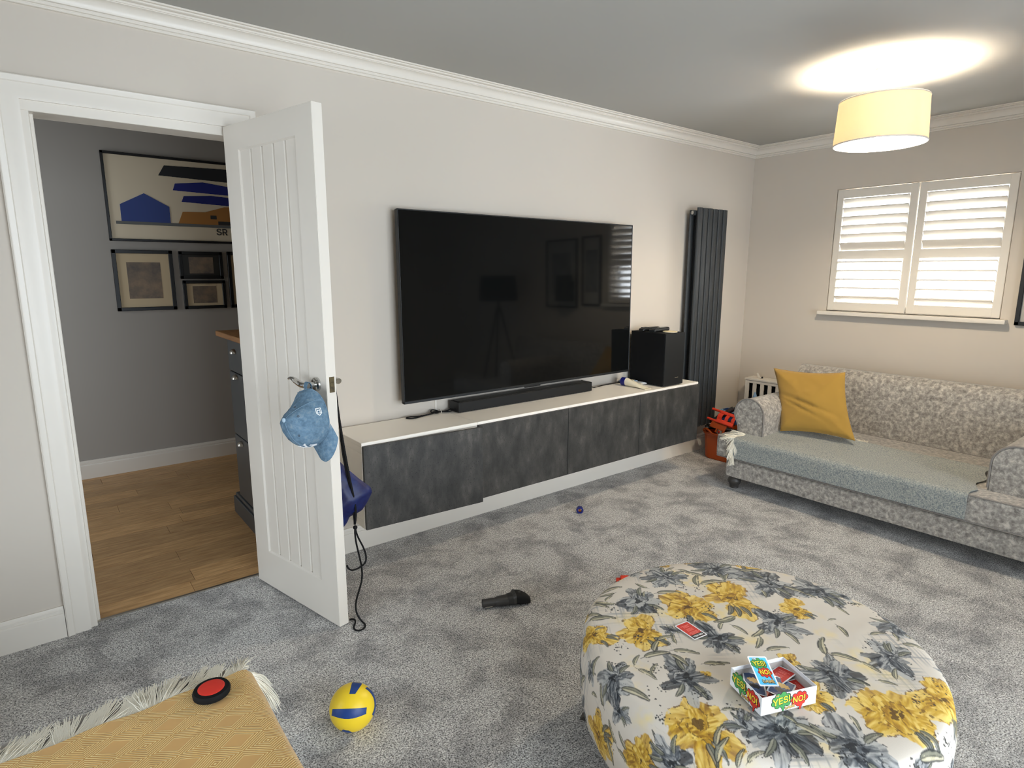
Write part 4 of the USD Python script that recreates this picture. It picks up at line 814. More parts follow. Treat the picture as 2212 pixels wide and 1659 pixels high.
obj('collar', loft([oval(.108, .0275, .0205, .0225, p=.7), oval(.136, .0295, .0225, .024, .002, p=.7)], True, True), mat('collar_plastic', lin(48, 47, 46), .4), nz_, 40)
hv = [oval(.130, .031, .022, .0245, .004, p=.65), oval(.140, .036, .026, .0275, .006, p=.65), oval(.143, .036, .026, .0275, .006, p=.65)]
obj('brush_frame', loft(hv, True, True), GUN, nz_, 40)
hd = [oval(.141, .035, .0245, .0265, .006, p=.65), oval(.165, .034, .023, .0255, .004, p=.65), oval(.190, .026, .018, .0215, -.004, p=.65), oval(.204, .015, .013, .0175, -.014, p=.7)]
obj('brush_head', loft(hd, True, True), BRISTLE, nz_, 40)
for k in range(3): obj('vent', rb(.158 + k * .004, .1595 + k * .004, -.004, .012 - k * .002, .0475, .0500, .0004), GUN, nz_)
bm = np.random.default_rng(3)
obj('bristles', [tube([(x, y, .012), (x + .004, y * 1.03, .001)], .0007, 3, False) for x, y in zip(bm.uniform(.15, .20, 90), bm.uniform(-.028, .03, 90))], BRISTLE, nz_, False, kind='stuff')
tb = thing('toy_ring', 'tiny navy plastic toy ring with an orange centre on the carpet', 'toy', (1.332, -.362, 0), -.7)
hexa = Polygon([(.021 * math.cos(t), .021 * math.sin(t)) for t in np.arange(6) * PI / 3 + PI / 6]).difference(Point(0, 0).buffer(.012))
obj('ring', xf(prism(hexa, .024), frame((0, .012, .019), (1, 0, 0), (0, 0, 1))), NAVY, tb, 30); obj('stud', xf(lathe([(0, 0), (.007, 0), (.007, .012), (0, .014)], 14), frame((0, .008, .016), (1, 0, 0), (0, 0, 1))), ORANGE, tb)
for a in np.arange(6) * PI / 3: obj('tooth', rb(.018 * math.cos(a) - .003, .018 * math.cos(a) + .003, -.013, .013, .019 + .018 * math.sin(a) - .003, .019 + .018 * math.sin(a) + .003, .001), NAVY, tb)
tc = thing('toy_car', 'red toy car half hidden behind the far left edge of the ottoman', 'toy', (.905, -1.088, 0), 2.45)
obj('body', rb(-.04, .04, -.018, .018, .008, .028, .006, 2), REDOR, tc); obj('cabin', rb(-.02, .022, -.015, .015, .026, .042, .007, 2), REDOR, tc); obj('windows', rb(-.0205, .0225, -.0125, .0125, .030, .038, .004), BLACKP, tc)
for a in (-.024, .024):
    for b in (-.018, .018): obj('wheel', xf(lathe([(0, -.004), (.009, -.004), (.009, .004), (0, .004)], 16), frame((a, b, .009), (1, 0, 0), (0, 0, 1))), BLACKM, tc)
# ================================================================== OTTOMAN
OC = np.array([.407, -1.975, 0]); OR_, OZ, OB = .462, .402, .105
YF_ = [[-.218,.188,.061],[-.315,.263,.045],[-.023,.182,.066],[.122,.135,.074],[-.382,-.106,.066],[-.547,-.002,.05],[.245,.38,.042],[.381,.255,.061],[.21,-.01,.042],[.14,.431,.034],[-.035,.454,.03],[-.234,-.02,.014],[-.03,-.119,.03]]
GF_ = [[-.105,.294,.06],[.071,.343,.06],[.263,.274,.055],[.291,.116,.068],[-.087,.045,.052],[.1,-.012,.058],[-.408,.116,.046],[-.278,.001,.058],[-.263,-.22,.066],[-.496,-.093,.05],[.018,.43,.03],[-.152,.144,.02],[-.31,-.162,.03],[-.466,.073,.028],[-.418,.214,.025]]
LF_ = [[.001,.27,.027,-.67],[-.11,.398,.028,-.37],[-.263,.104,.027,-.46],[-.197,.063,.025,-.85],[-.172,-.018,.018,-.54],[.336,.199,.027,-.38],[.158,.225,.032,-.49],[-.251,.333,.026,-1.3],[-.408,.047,.028,-1.37],[-.339,.069,.021,-1.57],[-.005,-.073,.024,-.54],[.322,.21,.018,-.49],[-.456,.147,.02,.28],[-.028,.075,.017,.34],[-.006,.03,.019,-1.65],[.131,.365,.016,.05],[.153,.319,.02,-1.43],[-.529,.105,.021,.46],[-.202,.35,.022,-1.42],[-.159,.365,.016,.21],[-.237,.051,.021,-1.66],[.227,.221,.016,.39],[.162,.289,.024,-1.25],[-.358,-.22,.017,-.29],[-.393,-.164,.023,.15],[-.373,-.144,.02,.3],[-.487,-.128,.023,-1.21],[-.235,.13,.022,.39],[-.19,.133,.02,-.35],[-.312,.074,.016,.36],[.316,.044,.027,-1.48],[-.293,-.121,.015,-.64],[-.383,-.2,.016,.24],[.067,-.076,.021,-2.0],[-.399,.199,.02,0],[-.29,.276,.011,-.32],[-.143,-.124,.01,-.38],[-.488,-.156,.019,-1.7],[.073,.446,.02,.48],[-.533,.062,.017,.63],[-.064,.311,.012,.61],[.219,.089,.017,-2.32],[-.218,-.218,.014,-1.57]]
DT_ = [[-.315,.184],[.34,.287],[-.305,.076],[-.359,.02],[-.111,.233],[-.099,-.007],[-.201,.321],[.326,.121],[-.37,.141],[-.419,-.033],[-.3,-.057],[.085,.225],[.155,.006],[.059,.266],[-.078,.153],[-.279,-.126],[-.254,.175],[.018,.15]]
# the print repeats: fill the half out of sight with the same motifs turned half round
rep = lambda L: [[-a[0] + .10, -a[1] - .22] + a[2:] for a in L if ((-a[0] + .10) > .24 or (-a[1] - .22) < -.2) and math.hypot(-a[0] + .10, -a[1] - .22) < .47]
_r = random.Random(31)
for _i in range(900):      # the side of the drum carries the same print
    _t, _q = _r.uniform(0, 2 * PI), _r.uniform(.50, .74); _x, _y, _R = _q * math.cos(_t), _q * math.sin(_t), _r.uniform(.045, .062)
    if all(math.hypot(_x - a[0], _y - a[1]) > 1.15 * (_R + a[2]) for a in YF_ + GF_): (YF_ if _r.random() < .42 else GF_).append([_x, _y, _R]); LF_.append([_x + .07 * math.cos(_t + 1.6), _y + .07 * math.sin(_t + 1.6), .027, _r.uniform(-3, 3)]); DT_.append([_x - .06 * math.cos(_t), _y - .06 * math.sin(_t)])
YF_ += rep(YF_); GF_ += rep(GF_); LF_ += rep(LF_); DT_ += rep(DT_)
def paint_print(P):
    n = len(P); q = np.c_[P, np.zeros(n)]; F = meshkit.fbm
    base = np.array(lin(212, 203, 190)); col = np.tile(base, (n, 1))
    def blend(idx, c, a): col[idx] = col[idx] * (1 - a[:, None]) + np.asarray(c) * a[:, None]
    allv = np.arange(n)
    ca, sa = math.cos(.9), math.sin(.9); U = P @ np.array([ca, sa]); V = P @ np.array([-sa, ca])
    patchy = np.clip((F(q * 7 + 3, 3, 21) - .50) * 5, 0, 1)
    for A, B, sd in ((U, V, 1), (V, U, 2)):
        s = F(np.c_[A * 6, B * 210, np.zeros(n)], 2, sd); blend(allv, lin(146, 147, 148), np.clip((s - .55) * 4, 0, 1) * patchy * .85)
    yl = np.clip((F(q * 9 + 40, 3, 8) - .60) * 6, 0, 1) * np.clip(F(np.c_[U * 60, V * 60, np.zeros(n)], 2, 5) * 1.6 - .3, 0, 1); blend(allv, lin(232, 208, 130), yl * .7)
    R = np.random.default_rng(2)
    wob = F(q * 70, 3, 31) - .5; fine = F(q * 130, 2, 33) - .5
    def near(c, r): return np.nonzero((abs(P[:, 0] - c[0]) < r) & (abs(P[:, 1] - c[1]) < r))[0]
    def leaf(cx, cy, L, ang, w=.23, fill=lin(196, 187, 156), line=lin(46, 48, 48)):
        ix = near((cx, cy), L * 1.5)
        if len(ix) == 0: return
        d = P[ix] - (cx, cy); ca, sa = math.cos(ang), math.sin(ang); x = (d[:, 0] * ca + d[:, 1] * sa) / L; y = (-d[:, 0] * sa + d[:, 1] * ca) / L; y = y + .16 * (x * x - .4) + wob[ix] * .10
        prof = w * np.sqrt(np.clip(1 - x * x, 0, 1)) * (1 - .35 * x); e = prof - abs(y); ins = np.abs(x) < 1
        blend(ix, fill, np.where(ins, .82, 0) * np.clip(e / .06, 0, 1)); shade = ins & (e > 0) & (y > .02 + fine[ix] * .15); blend(ix, lin(104, 106, 94), np.where(shade, .75, 0))
        ol = ins & (abs(e) < .042 + .05 * wob[ix]) & (fine[ix] + wob[ix] > -.22); blend(ix, line, np.where(ins & (fine[ix] + wob[ix] > -.24), .9, 0) * np.clip((.075 + .05 * wob[ix] - abs(e)) / .06, 0, 1))
        mid = (x > -1.35) & (x < .75); blend(ix, line, np.where(mid, .8, 0) * np.clip((.055 - abs(y)) / .045, 0, 1))
    def petals(cx, cy, R0, rot, n_p, kind):
        t0 = R.uniform(0, PI); f_ = .66; cq, cq2, sq_ = 1 - (1 - f_) * math.sin(t0) ** 2, 1 - (1 - f_) * math.cos(t0) ** 2, (1 - f_) * math.sin(t0) * math.cos(t0)
        for k in range(n_p):
            layer = 0 if k < n_p * .6 else 1
            a = rot + k * 2 * PI / (n_p * .6 if layer == 0 else n_p * .4) + R.normal(0, .34); rad = R0 * ((.60 if layer == 0 else .28) + R.normal(0, .14)); ox, oy = rad * math.cos(a), rad * math.sin(a); c = (cx + ox * cq + oy * sq_, cy + ox * sq_ + oy * cq2)
            la, lb = (R0 * R.uniform(.42, .62), R0 * R.uniform(.28, .48)) if kind == 'y' else (R0 * R.uniform(.42, .74), R0 * R.uniform(.22, .42))
            if layer: la, lb = la * .72, lb * .8
            ix = near(c, la * 1.3)
            if len(ix) == 0: continue
            d = P[ix] - c; ca, sa = math.cos(a), math.sin(a); x = (d[:, 0] * ca + d[:, 1] * sa) / la; y = (-d[:, 0] * sa + d[:, 1] * ca) / lb
            e = 1 - np.sqrt(x * x + y * y) + wob[ix] * .55; ins = e > 0
            st = F(np.c_[x * 1.5 + k * 7, y * 4.5, np.full(len(ix), k * 3.1)], 3, 50); tone = np.clip(.5 + (st - .5) * 2.2 + .22 * x + R.normal(0, .10 if kind == 'y' else .24), 0, 1)
            if kind == 'y': c0, c1, c2 = lin(146, 104, 36), lin(204, 162, 54), lin(234, 204, 112); al = .92
            else: c0, c1, c2 = lin(44, 47, 52), lin(100, 104, 108), lin(180, 179, 175); al = .90
            t = tone[:, None]; cc = np.where(t < .5, np.array(c0) * (1 - 2 * t) + np.array(c1) * 2 * t, np.array(c1) * (2 - 2 * t) + np.array(c2) * (2 * t - 1))
            aa = (np.clip(e / .07, 0, 1) * al)[:, None]; col[ix] = col[ix] * (1 - aa) + cc * aa
            ol = (abs(e) < .06) & (fine[ix] > .0) & (y * (1 if k % 2 else -1) > 0); blend(ix, lin(112, 80, 34) if kind == 'y' else lin(36, 38, 42), np.where(ol, .8, 0))
            vein = ins & (abs(y + .12 * wob[ix]) < .05) & (x < .4) & (fine[ix] > -.12); blend(ix, lin(120, 84, 34) if kind == 'y' else lin(30, 32, 36), np.where(vein, .65, 0))
        ix = near((cx, cy), R0 * .3); d = np.linalg.norm(P[ix] - (cx, cy), axis=1) / R0 + wob[ix] * .4
        blend(ix, lin(92, 66, 32) if kind == 'y' else lin(36, 38, 40), np.where((d < .15) & (fine[ix] > -.15), .9, 0))
    YFL = [a for a in YF_]
    for cx, cy, R0 in YFL: petals(cx, cy, R0 * 1.22, R.uniform(0, 6), 13 if R0 > .035 else 8, 'y')
    for cx, cy, R0 in GF_:
        petals(cx, cy, R0 * 1.22, R.uniform(0, 6), 13 if R0 > .035 else 8, 'g')
        for k in range(3): a = R.uniform(0, 6.28); leaf(cx + R0 * .9 * math.cos(a), cy + R0 * .9 * math.sin(a), R0 * .42, a, .26, lin(150, 148, 128))
    for cx, cy, R0 in YFL:
        for k in range(3): a = -1.9 + R.normal(0, .5); leaf(cx + R0 * 1.0 * math.cos(a), cy + R0 * 1.0 * math.sin(a), R0 * .38, a, .25, lin(120, 122, 116))
    for k in range(170):
        q_, t_ = OR_ * math.sqrt(R.random()) * 1.5, R.uniform(0, 2 * PI); cx, cy, L = q_ * math.cos(t_), q_ * math.sin(t_), R.uniform(.014, .030)
        if all(math.hypot(cx - a[0], cy - a[1]) > a[2] * 1.0 + L for a in YF_ + GF_):
            a_ = R.uniform(0, 2 * PI); leaf(cx, cy, L, a_, R.uniform(.17, .26)); LF_.append([cx, cy, L, a_]); YF_.append([cx, cy, L * .7, 1])
    for cx, cy, L, ang in LF_: leaf(cx, cy, L * 1.3, ang)
    for cx, cy in DT_:
        for k in range(16):
            c = (cx + R.normal(0, .012), cy + R.normal(0, .010)); r = R.uniform(.0012, .0030); ix = near(c, r * 2); d = np.linalg.norm(P[ix] - c, axis=1); blend(ix, lin(52, 52, 52), np.where(d < r, .9, 0))
    return np.clip(col, 0, 1)
ot = thing('ottoman', 'round floral ottoman in yellow and grey printed linen', 'ottoman', OC)
st = .0017; Rmax = OR_ + .31; k = int(Rmax / st); ii, jj = np.meshgrid(np.arange(-k, k + 1), np.arange(-k, k + 1), indexing='ij'); P = np.stack([ii.ravel() * st, jj.ravel() * st], 1)
rho = np.linalg.norm(P, axis=1); keep = rho < Rmax; idx = -np.ones(len(P), int); idx[keep] = np.arange(keep.sum()); N = 2 * k + 1
a = np.arange(len(P)).reshape(N, N); qd = np.stack([a[:-1, :-1].ravel(), a[1:, :-1].ravel(), a[1:, 1:].ravel(), a[:-1, 1:].ravel()], 1); qd = idx[qd[(idx[qd] >= 0).all(1)]]
P = P[keep]; rho = rho[keep]; FT = np.vstack([qd[:, [0, 1, 2]], qd[:, [0, 2, 3]]])
# profile along the arc: flat slightly domed top, tight shoulder, bulging side, tucked under
prof = [(0, OZ + .004), (.2, OZ + .003), (.38, OZ - .001), (OR_ - .035, OZ - .005), (OR_ - .012, OZ - .011), (OR_, OZ - .024), (OR_ + .008, OZ - .045), (OR_ + .013, OZ - .10), (OR_ + .012, OZ - .17), (OR_ + .004, OZ - .23), (OR_ - .012, OZ - .272), (OR_ - .05, OB + .002), (OR_ - .10, OB)]
pp = np.array(prof); sl = np.r_[0, np.cumsum(np.hypot(*np.diff(pp, axis=0).T))]; sl = sl / sl[-1] * Rmax
from scipy.interpolate import PchipInterpolator
rr_, zz_ = PchipInterpolator(sl, pp[:, 0])(rho), PchipInterpolator(sl, pp[:, 1])(rho)
dirn = P / np.maximum(rho, 1e-9)[:, None]; wr = meshkit.fbm(np.c_[P * 9, np.zeros(len(P))], 3, 77) - .5
zz_ = zz_ + wr * .006 * (rho < OR_); rr_ = rr_ + wr * .008 * (rho > OR_ * .97)
paint = paint_print(P)
obj('upholstery', tm(np.c_[dirn * rr_[:, None], zz_], FT), PAINTED, ot, True, color=paint, label='yellow and grey floral linen cover')
obj('base_board', lathe([(0, OB - .008), (OR_ - .07, OB - .008), (OR_ - .07, OB + .004), (0, OB + .004)], 48), BLACKM, ot, 40)
for t in (2.103, 2.103 + PI / 2, 2.103 + PI, 2.103 + 1.5 * PI):
    t = t + .0; c0 = np.array([.37 * math.cos(t), .37 * math.sin(t), OB]); c1 = np.array([.468 * math.cos(t), .468 * math.sin(t), 0.0])
    V = []
    for c, hw in ((c0, .024), (c1, .015)):
        for sx, sy in ((-1, -1), (1, -1), (1, 1), (-1, 1)): V.append(c + hw * sx * np.array([math.cos(t), math.sin(t), 0]) + hw * sy * np.array([-math.sin(t), math.cos(t), 0]))
    obj('leg', trimesh.convex.convex_hull(np.array(V)), LEGWOOD, ot, False)
TOPZ = lambda x, y: OZ + .0062 - .010 * (math.hypot(x - OC[0], y - OC[1]) / OR_) ** 2

# ------------------------------------------------------------------ card game
def bubble(w, h, n, seed, tail=None, star=.0):
    r = np.random.default_rng(seed); P = []
    base = Polygon([(.42 * w * math.cos(t), .40 * h * math.sin(t)) for t in np.linspace(0, 2 * PI, 40)])
    gs_ = [base] + [Point(.40 * w * math.cos(t), .36 * h * math.sin(t)).buffer(.17 * min(w, h) * r.uniform(.8, 1.25)) for t in np.linspace(0, 2 * PI, n, endpoint=False)]
    if tail: gs_.append(Polygon(tail))
    return unary_union(gs_)
def flat(poly, o, ex, ey, lift, th=.00025): return xf(prism(poly, th), frame(np.asarray(o) + np.cross(ex, ey) * lift, ex, ey))
def shift(poly, dx, dy):
    from shapely import affinity
    return affinity.translate(poly, dx, dy)
def logo(t, o, ex, ey, W, small=True, prefix=''):
    """speech bubbles YES! / NO! / GAME printed on the plane (ex, ey), centre o, overall width W"""
    ex, ey, o = map(lambda v: np.asarray(v, float), (ex, ey, o)); w = W * .56; h = W * .40
    g = bubble(w, h, 9, 3, [(-.02 * W, -.12 * W), (.10 * W, -.14 * W), (.06 * W, -.30 * W)]); r_ = bubble(w * .80, h * .92, 8, 5, [(.02 * W, -.1 * W), (.13 * W, -.1 * W), (.04 * W, -.34 * W)])
    for poly, dx, dy, ink, nm in ((g, -.22 * W, .045 * W, INKG, 'green_bubble'), (r_, .27 * W, -.01 * W, INKR, 'red_bubble')):
        obj(nm + '_outline', flat(shift(poly.buffer(.012 * W), dx, dy), o, ex, ey, .0001), INKK, t, False); obj(nm, flat(shift(poly, dx, dy), o, ex, ey, .0003), ink, t, False)
    for s, dx, dy, hh, ink, rot in (('YES!', -.235 * W, .05 * W, .165 * W, INKY, .12), ('NO!', .265 * W, .0, .150 * W, INKY, .06), ('GAME', .02 * W, -.165 * W, .070 * W, mat('gold_ink', lin(222, 184, 110), .5), .10)):
        m = text(s, hh, .0003); bw = m.bounds[1, 0] - m.bounds[0, 0]; mx = .52 * W if s == 'YES!' else (.44 * W if s == 'NO!' else .30 * W)
        if bw > mx: m.apply_scale([mx / bw, 1, 1])
        ca, sa = math.cos(rot), math.sin(rot); X, Y_ = ex * ca + ey * sa, -ex * sa + ey * ca
        sh = m.copy(); sh.apply_scale([1.06, 1.10, 1]); sh.apply_translation([.008 * W, -.010 * W, 0])
        obj('lettering_shadow', xf(sh, frame(o + ex * dx + ey * dy + np.cross(ex, ey) * .0006, X, Y_)), INKK, t, False)
        obj('lettering', xf(m, frame(o + ex * dx + ey * dy + np.cross(ex, ey) * .0011, X, Y_)), ink, t, False)
    m = text('THE', .035 * W, .0003); obj('lettering', xf(m, frame(o + ex * (-.36 * W) + ey * (.19 * W) + np.cross(ex, ey) * .0008, ex, ey)), mat('gold_ink', lin(222, 184, 110), .5), t, False)
bA = np.array([.124, -2.162]); e1 = np.array([.043, .107]); e1 /= np.linalg.norm(e1); e2 = np.array([.142, -.049]); e2 -= e1 * (e1 @ e2); e2 /= np.linalg.norm(e2)
BW, BL, BH = .113, .152, .046; bz = OZ + .0065
Mb = np.eye(4); Mb[:2, 0] = e2; Mb[:2, 1] = e1; Mb[:3, 3] = (*bA, bz)          # local x along the right side, y along the left side
gb = thing('game_box', 'open white card game box with green and red speech bubbles on the ottoman', 'box', mat=Mb)
obj('tray', bx(0, BL, 0, BW, 0, .0012), GREYIN, gb, False)
for a, b, c, d in ((0, BL, 0, .002), (0, BL, BW - .002, BW), (0, .002, .002, BW - .002), (BL - .002, BL, .002, BW - .002)): obj('wall', rb(a, b, c, d, 0, BH, .0006), WHITEC, gb)
for a, b, c, d in ((.002, BL - .002, .002, .0026), (.002, BL - .002, BW - .0026, BW - .002), (.002, .0026, .0026, BW - .0026), (BL - .0026, BL - .002, .0026, BW - .0026)): obj('lining', bx(a, b, c, d, .0012, BH * .80), GREYIN, gb, False)
logo(gb, (0, BW * .5, BH * .53), (0, -1, 0), (0, 0, 1), .098)
logo(gb, (BL * .5, 0, BH * .53), (1, 0, 0), (0, 0, 1), .098)
Ci = np.linalg.inv(Mb)
def card(label, M, face, group=None, name='game_card'):
    t = thing(name, label, 'card', group=group, mat=M); w, h = .0500, .0770
    P = rrect(w / 2, h / 2, .004, 4); obj('card_stock', prism(Polygon(P), .0005, -.00025), WHITEC, t, False)
    Pi = Polygon(rrect(w / 2 - .0035, h / 2 - .0035, .0025, 4)); z = .00025; X, Y_ = np.array([1, 0, 0.]), np.array([0, 1, 0.])
    if face == 'red':
        obj('printed_face', prism(Pi, .0002, z), INKR, t, False); obj('black_band', prism(Polygon(rrect(w / 2 - .0035, .0075, .001, 3)), .0003, z).apply_translation([0, -h / 2 + .011, 0]), INKK, t, False)
        obj('lettering', text('YES! NO!', .0060, .0003).apply_translation([0, -h / 2 + .011, z + .0003]), WHITEC, t, False)
        rr2 = random.Random(5); ms = []
        for i in range(11):
            if i in (3, 7): continue
            y = h / 2 - .0155 - i * .0041; L = rr2.uniform(.018, .037); x = -L / 2
            while x < L / 2:
                l = rr2.uniform(.002, .006); ms.append(bx(x, min(x + l, L / 2), y, y + .0022, z + .0002, z + .0004)); x += l + .0011
        obj('small_print', ms, INKP, t, False, kind='stuff')
    elif face == 'blue':
        obj('printed_face', prism(Pi, .0002, z), INKB, t, False)
        g = bubble(.040, .026, 9, 3); r_ = bubble(.033, .0245, 8, 5, [(.0035, -.005), (.012, -.007), (.0126, -.018)])
        for poly, dx, dy, ink, nm in ((g, -.003, .019, INKG, 'green_bubble'), (r_, .003, -.004, INKR, 'red_bubble')):
            obj(nm + '_outline', prism(shift(poly.buffer(.0007), dx, dy), .0003, z), INKK, t, False); obj(nm, prism(shift(poly, dx, dy), .0004, z), ink, t, False)
        for s, dx, dy, hh, mx, ink in (('YES!', -.002, .019, .011, .038, INKY), ('NO!', .003, -.0035, .011, .028, INKY), ('GAME', .002, -.0265, .0075, .031, mat('gold_ink', lin(222, 184, 110), .5)), ('THE', -.010, .0305, .0038, .02, WHITEC)):
            m = text(s, hh, .0004); bw = m.bounds[1, 0] - m.bounds[0, 0]
            if bw > mx: m.apply_scale([mx / bw, 1, 1])
            sh = m.copy().apply_scale([1.07, 1.12, 1]); sh.apply_translation([dx + .0006, dy - .0008, z + .0005]); obj('lettering_shadow', sh, INKK, t, False); m.apply_translation([dx, dy, z + .0009]); obj('lettering', m, ink, t, False)
    else:
        obj('printed_face', prism(Pi, .0002, z), INKD, t, False); obj('emblem', prism(shift(bubble(.031, .019, 8, 4), 0, .0105), .0003, z), mat('gold_ink', lin(222, 184, 110), .5), t, False); obj('emblem', prism(shift(bubble(.026, .017, 7, 6), 0, -.0105), .0003, z), INKK, t, False)
    return t
def card_at(x, y, z, ang, tx, ty):
    L = trimesh.transformations.euler_matrix(tx, ty, ang); L[:3, 3] = (x, y, z); return Mb @ L
card('red game card leaning at the far right inside the box', card_at(.112, .080, .0225, -1.30, .10, -.14), 'red')
card('red game card in the near right of the box under the blue cards', card_at(.118, .038, .0185, -1.45, -.05, .03), 'red')
card('dark red game card lying low along the left front of the box', card_at(.046, .036, .0090, 1.62, .05, .02), 'red')
card('deep blue game card lying slanted at the left back of the box', card_at(.040, .076, .0215, -.55, .0, .16), 'dark')
card('deep blue game card lying beneath the upright blue card', card_at(.088, .040, .0245, -.95, -.06, .10), 'dark')
# upright blue card resting on the box edge
Mc = np.array([[.848, .517, -.115], [-.52, .771, -.367], [-.101, .371, .923]]); cc = np.array([.208, -2.1155, .4594])
card('sky blue game card with yellow lettering propped up in the box', frame(cc, Mc[:, 0], Mc[:, 1]), 'blue')
ca_, cb2 = np.array([.265, -1.818]), np.array([.303, -1.901]); cx_ = np.array([(.265 + .303 + .314 + .253) / 4, (-1.818 - 1.901 - 1.824 - 1.898) / 4])
yd = (np.array([.265 + .314, -1.818 - 1.824]) - np.array([.303 + .253, -1.901 - 1.898])); yd /= np.linalg.norm(yd); ang = math.atan2(yd[1], yd[0]) - PI / 2
L = trimesh.transformations.euler_matrix(0, 0, ang); L[:3, 3] = (*cx_, TOPZ(*cx_) + .0012)
card('single red game card lying face up on the ottoman', L, 'red')

# ================================================================== FOOTSTOOL, MUSTARD THROW, BAT
FS = np.array([-.775, -1.188, 0])
fs = thing('footstool', 'low grey velvet footstool under the mustard throw', 'footstool', (-1.3, -1.7, 0)); FL = np.array([-1.3, -1.7, 0])
fpl = Polygon([(-1.85, -2.16), (-.775, -2.16), (-.775, -1.188), (-1.85, -1.188)]).buffer(-.07).buffer(.07)
obj('seat', moved(slab(list(fpl.exterior.coords)[:-1], .245, .408, .022), FL), VELVET, fs, 50); obj('base', moved(slab(list(fpl.buffer(-.02).exterior.coords)[:-1], .09, .246, .012), FL), VELVET, fs, 50)
for a, b in ((-.86, -1.30), (-1.76, -1.30), (-.86, -2.07), (-1.76, -2.07)): obj('leg', lathe(leg_prof, 24, np.array([a, b, 0]) - FL), LEGWOOD, fs, 40)
mt = thing('throw_blanket', 'mustard diamond weave throw with cream fringe over the footstool', 'blanket', FL)
XE, YE = -.742, -1.290
def mth(u, v):
    # u across (x from left to the right edge then hanging down), v along -y
    s = u * 1.22; x = -1.86 + s; y = YE - .035 * (u - .55) * -1 - v * .86; z = np.full_like(x, .4135)
    over = np.maximum(0, x - (-.772)); x2 = np.where(over > 0, -.772 + np.minimum(over, .030) , x)
    drop = np.maximum(0, over - .022); z = z - drop - .010 * np.clip(over / .03, 0, 1) ** 2
    x2 = x2 + .012 * np.clip(drop / .1, 0, 1) * (1 + np.sin(y * 13))
    x2 = np.where(over > 0, x2 - .035 * v, x2) if False else x2
    wv = meshkit.fbm(np.stack([x * 6, y * 6, z * 0], -1), 3, 4) - .5; z = z + np.where(over > 0, 0, np.maximum(0, wv) * .010)
    y = y + np.where(v < .02, .004 * np.sin(x * 40), 0)
    return np.stack([x2, y, z], 1) - FL
obj('cloth', shell(grid(110, 80, mth), .003), DIAMOND, mt, 60)
ue = np.linspace(.0, .90, 90); E = mth(ue, np.zeros(90)); dirs = np.tile([.5, .9, .03], (90, 1)); 
def stoolfloor(p):
    q = p + FL
    if q[1] < -1.188 and q[0] < -.775: q[2] = max(q[2], .4125)
    return q - FL
obj('fringe', tw(strands(E, dirs, .090, 2600, .0012, .10, 5, .62, 60), stoolfloor), FRINGE, mt, True, kind='stuff', label='cream tasselled fringe')
E = mth(np.linspace(.895, .93, 20), np.zeros(20)); obj('fringe', tw(strands(E, np.tile([.55, .35, -.45], (20, 1)), .12, 420, .0012, .20, 6, .5, 4)), FRINGE, mt, True, kind='stuff', label='cream tasselled fringe')
bt = thing('toy_puck', 'small round red toy puck with thick black rim lying on the mustard throw', 'toy', (-.842, -1.335, .4215))
obj('rim', lathe([(0, .001), (.034, 0), (.040, .004), (.041, .012), (.038, .018), (.030, .019), (0, .0185)], 40), BLACKM, bt, 40); obj('red_face', lathe([(0, .0215), (.024, .0212), (.029, .0195), (.029, .018), (0, .018)], 40), mat('red_rubber', lin(214, 48, 34), .5), bt, 40)

# ================================================================== LAMPS AND PICTURES (seen in the screen's reflection)
SHL = usdkit.material(stage, '/World/Looks/lamp_shade_linen', {'d': ('principled_bsdf', dict(base_color=lin(206, 200, 190), roughness=.9)), 't': ('translucent_bsdf', dict(color=lin(220, 200, 170))), 'm': ('mix_closure', dict(fac=.30))}, [('d.BSDF', 'm.closure1'), ('t.BSDF', 'm.closure2')], surface='m.closure')
clx, cly = CEILING_LAMP
cl = thing('ceiling_lamp', 'pale linen drum pendant lamp glowing on the ceiling', 'lamp', (clx, cly, ZC))
obj('ceiling_rose', lathe([(0, 0), (.05, 0), (.05, -.012), (.03, -.024), (0, -.026)], 28), GLOSSW, cl, 40); obj('cord', tube([(0, 0, -.02), (0, 0, -.12), (0, 0, -.20)], .003, 6), GLOSSW, cl)
obj('shade', shell(grid(49, 2, lambda u, v: np.stack([(.19 + .01 * v) * np.cos(u * 2 * PI), (.19 + .01 * v) * np.sin(u * 2 * PI), -.14 - .20 * v], 1)), .002), SHL, cl, 60)
obj('shade_ring', [lathe([(.19 + .004 * math.cos(t), -.14 + .004 * math.sin(t)) for t in np.linspace(0, 2 * PI, 7)], 40), lathe([(.20 + .004 * math.cos(t), -.34 + .004 * math.sin(t)) for t in np.linspace(0, 2 * PI, 7)], 40)] + [tube([(0, 0, -.16), (.19 * math.cos(t), .19 * math.sin(t), -.142)], .002, 5) for t in (0, 2.09, 4.19)], GLOSSW, cl, 40)
obj('bulb_holder', lathe([(0, -.17), (.018, -.17), (.02, -.20), (.016, -.21), (0, -.21)], 16), GLOSSW, cl, 40)
bb = trimesh.creation.icosphere(3, .055); bb.apply_translation([0, 0, -.255]); obj('bulb', bb, BULB, cl, True)
fl_ = thing('floor_lamp', 'tripod floor lamp with dark drum shade beyond the end of the sofa', 'lamp', (3.18, -3.06, 0))
obj('shade', shell(grid(49, 2, lambda u, v: np.stack([(.20 + .02 * v) * np.cos(u * 2 * PI), (.20 + .02 * v) * np.sin(u * 2 * PI), 1.42 - .28 * v], 1)), .003), SHADEM, fl_, 60)
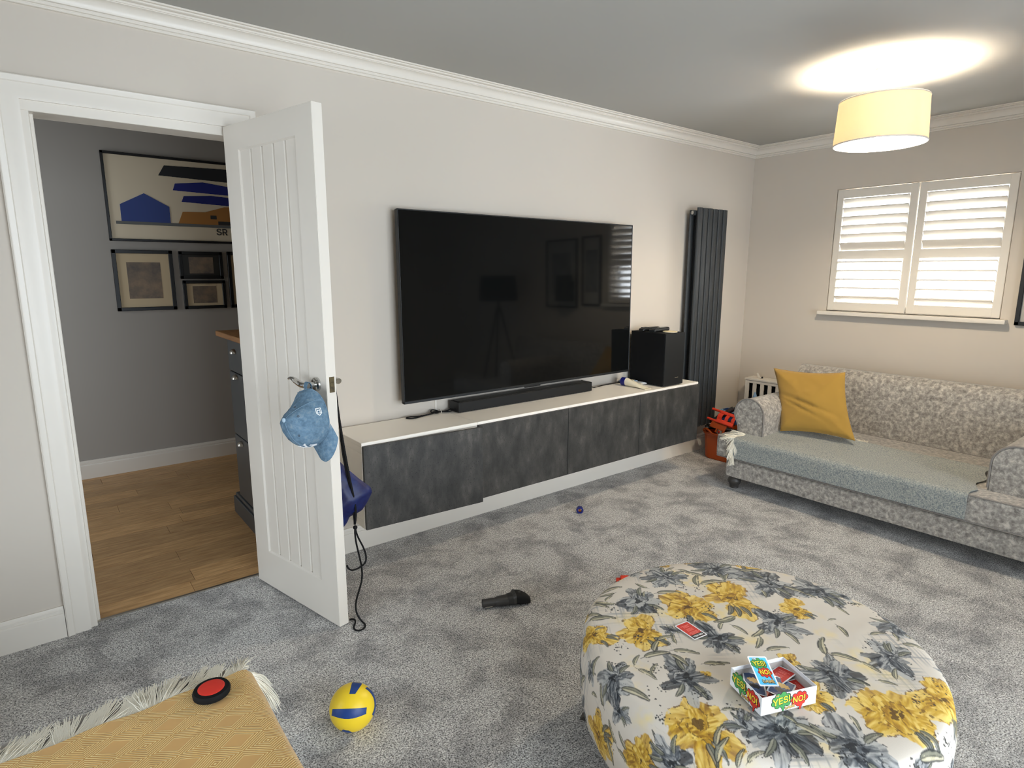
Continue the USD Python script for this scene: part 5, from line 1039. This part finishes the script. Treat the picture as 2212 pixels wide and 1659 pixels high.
obj('hub', lathe([(0, 1.02), (.03, 1.02), (.03, 1.06), (.012, 1.07), (.012, 1.25), (0, 1.25)], 18), BLACKP, fl_, 40)
obj('shade_carrier', [tube([(0, 0, 1.24), (.2 * math.cos(t), .2 * math.sin(t), 1.40)], .003, 5) for t in (0, 2.09, 4.19)], BLACKP, fl_)
for t in (.3, 2.39, 4.49): obj('leg', tube([(.02 * math.cos(t), .02 * math.sin(t), 1.05), (.30 * math.cos(t), .30 * math.sin(t), .0)], [.013, .010], 10), LEGWOOD, fl_)
wl = thing('wall_lamp', 'small wall lamp with dark shade on the side wall', 'lamp', (XR, -2.22, 1.30))
obj('back_plate', rb(-.014, -.0005, -.04, .04, -.05, .05, .004, 2), BLACKP, wl); obj('arm', tube(spline([(-.01, 0, -.02), (-.06, 0, -.06), (-.10, 0, -.02), (-.10, 0, .03)], 6), .006, 8), BLACKP, wl)
obj('shade', shell(grid(33, 2, lambda u, v: np.stack([-.115 + (.07 + .015 * v) * np.cos(u * 2 * PI), (.09 + .02 * v) * np.sin(u * 2 * PI), .11 - .27 * v], 1)), .003), SHADEM, wl, 60)
def side_picture(label, y0, y1, z0, z1):
    t = thing('picture', label, 'picture', (XR, y0, z0)); w, h = y1 - y0, z1 - z0; f = .022
    obj('frame', [rb(-.024, -.001, 0, w, 0, f, .002), rb(-.024, -.001, 0, w, h - f, h, .002), rb(-.024, -.001, 0, f, 0, h, .002), rb(-.024, -.001, w - f, w, 0, h, .002)], BLACKP, t)
    obj('mount', bx(-.010, -.002, f * .8, w - f * .8, f * .8, h - f * .8), mat('pale_mount', lin(176, 172, 165), .8), t, False); obj('print', bx(-.0115, -.0095, w * .2, w * .8, h * .2, h * .8), mat('grey_print', lin(150, 150, 150), .7, vary=(6, 4, (1, 1, 1)), col2=lin(96, 96, 98)), t, False)
side_picture('large black framed picture on the side wall farther from the window', -2.62, -2.12, 1.06, 1.80)
side_picture('narrow black framed picture on the side wall next to the window', -2.05, -1.775, 1.09, 1.81)
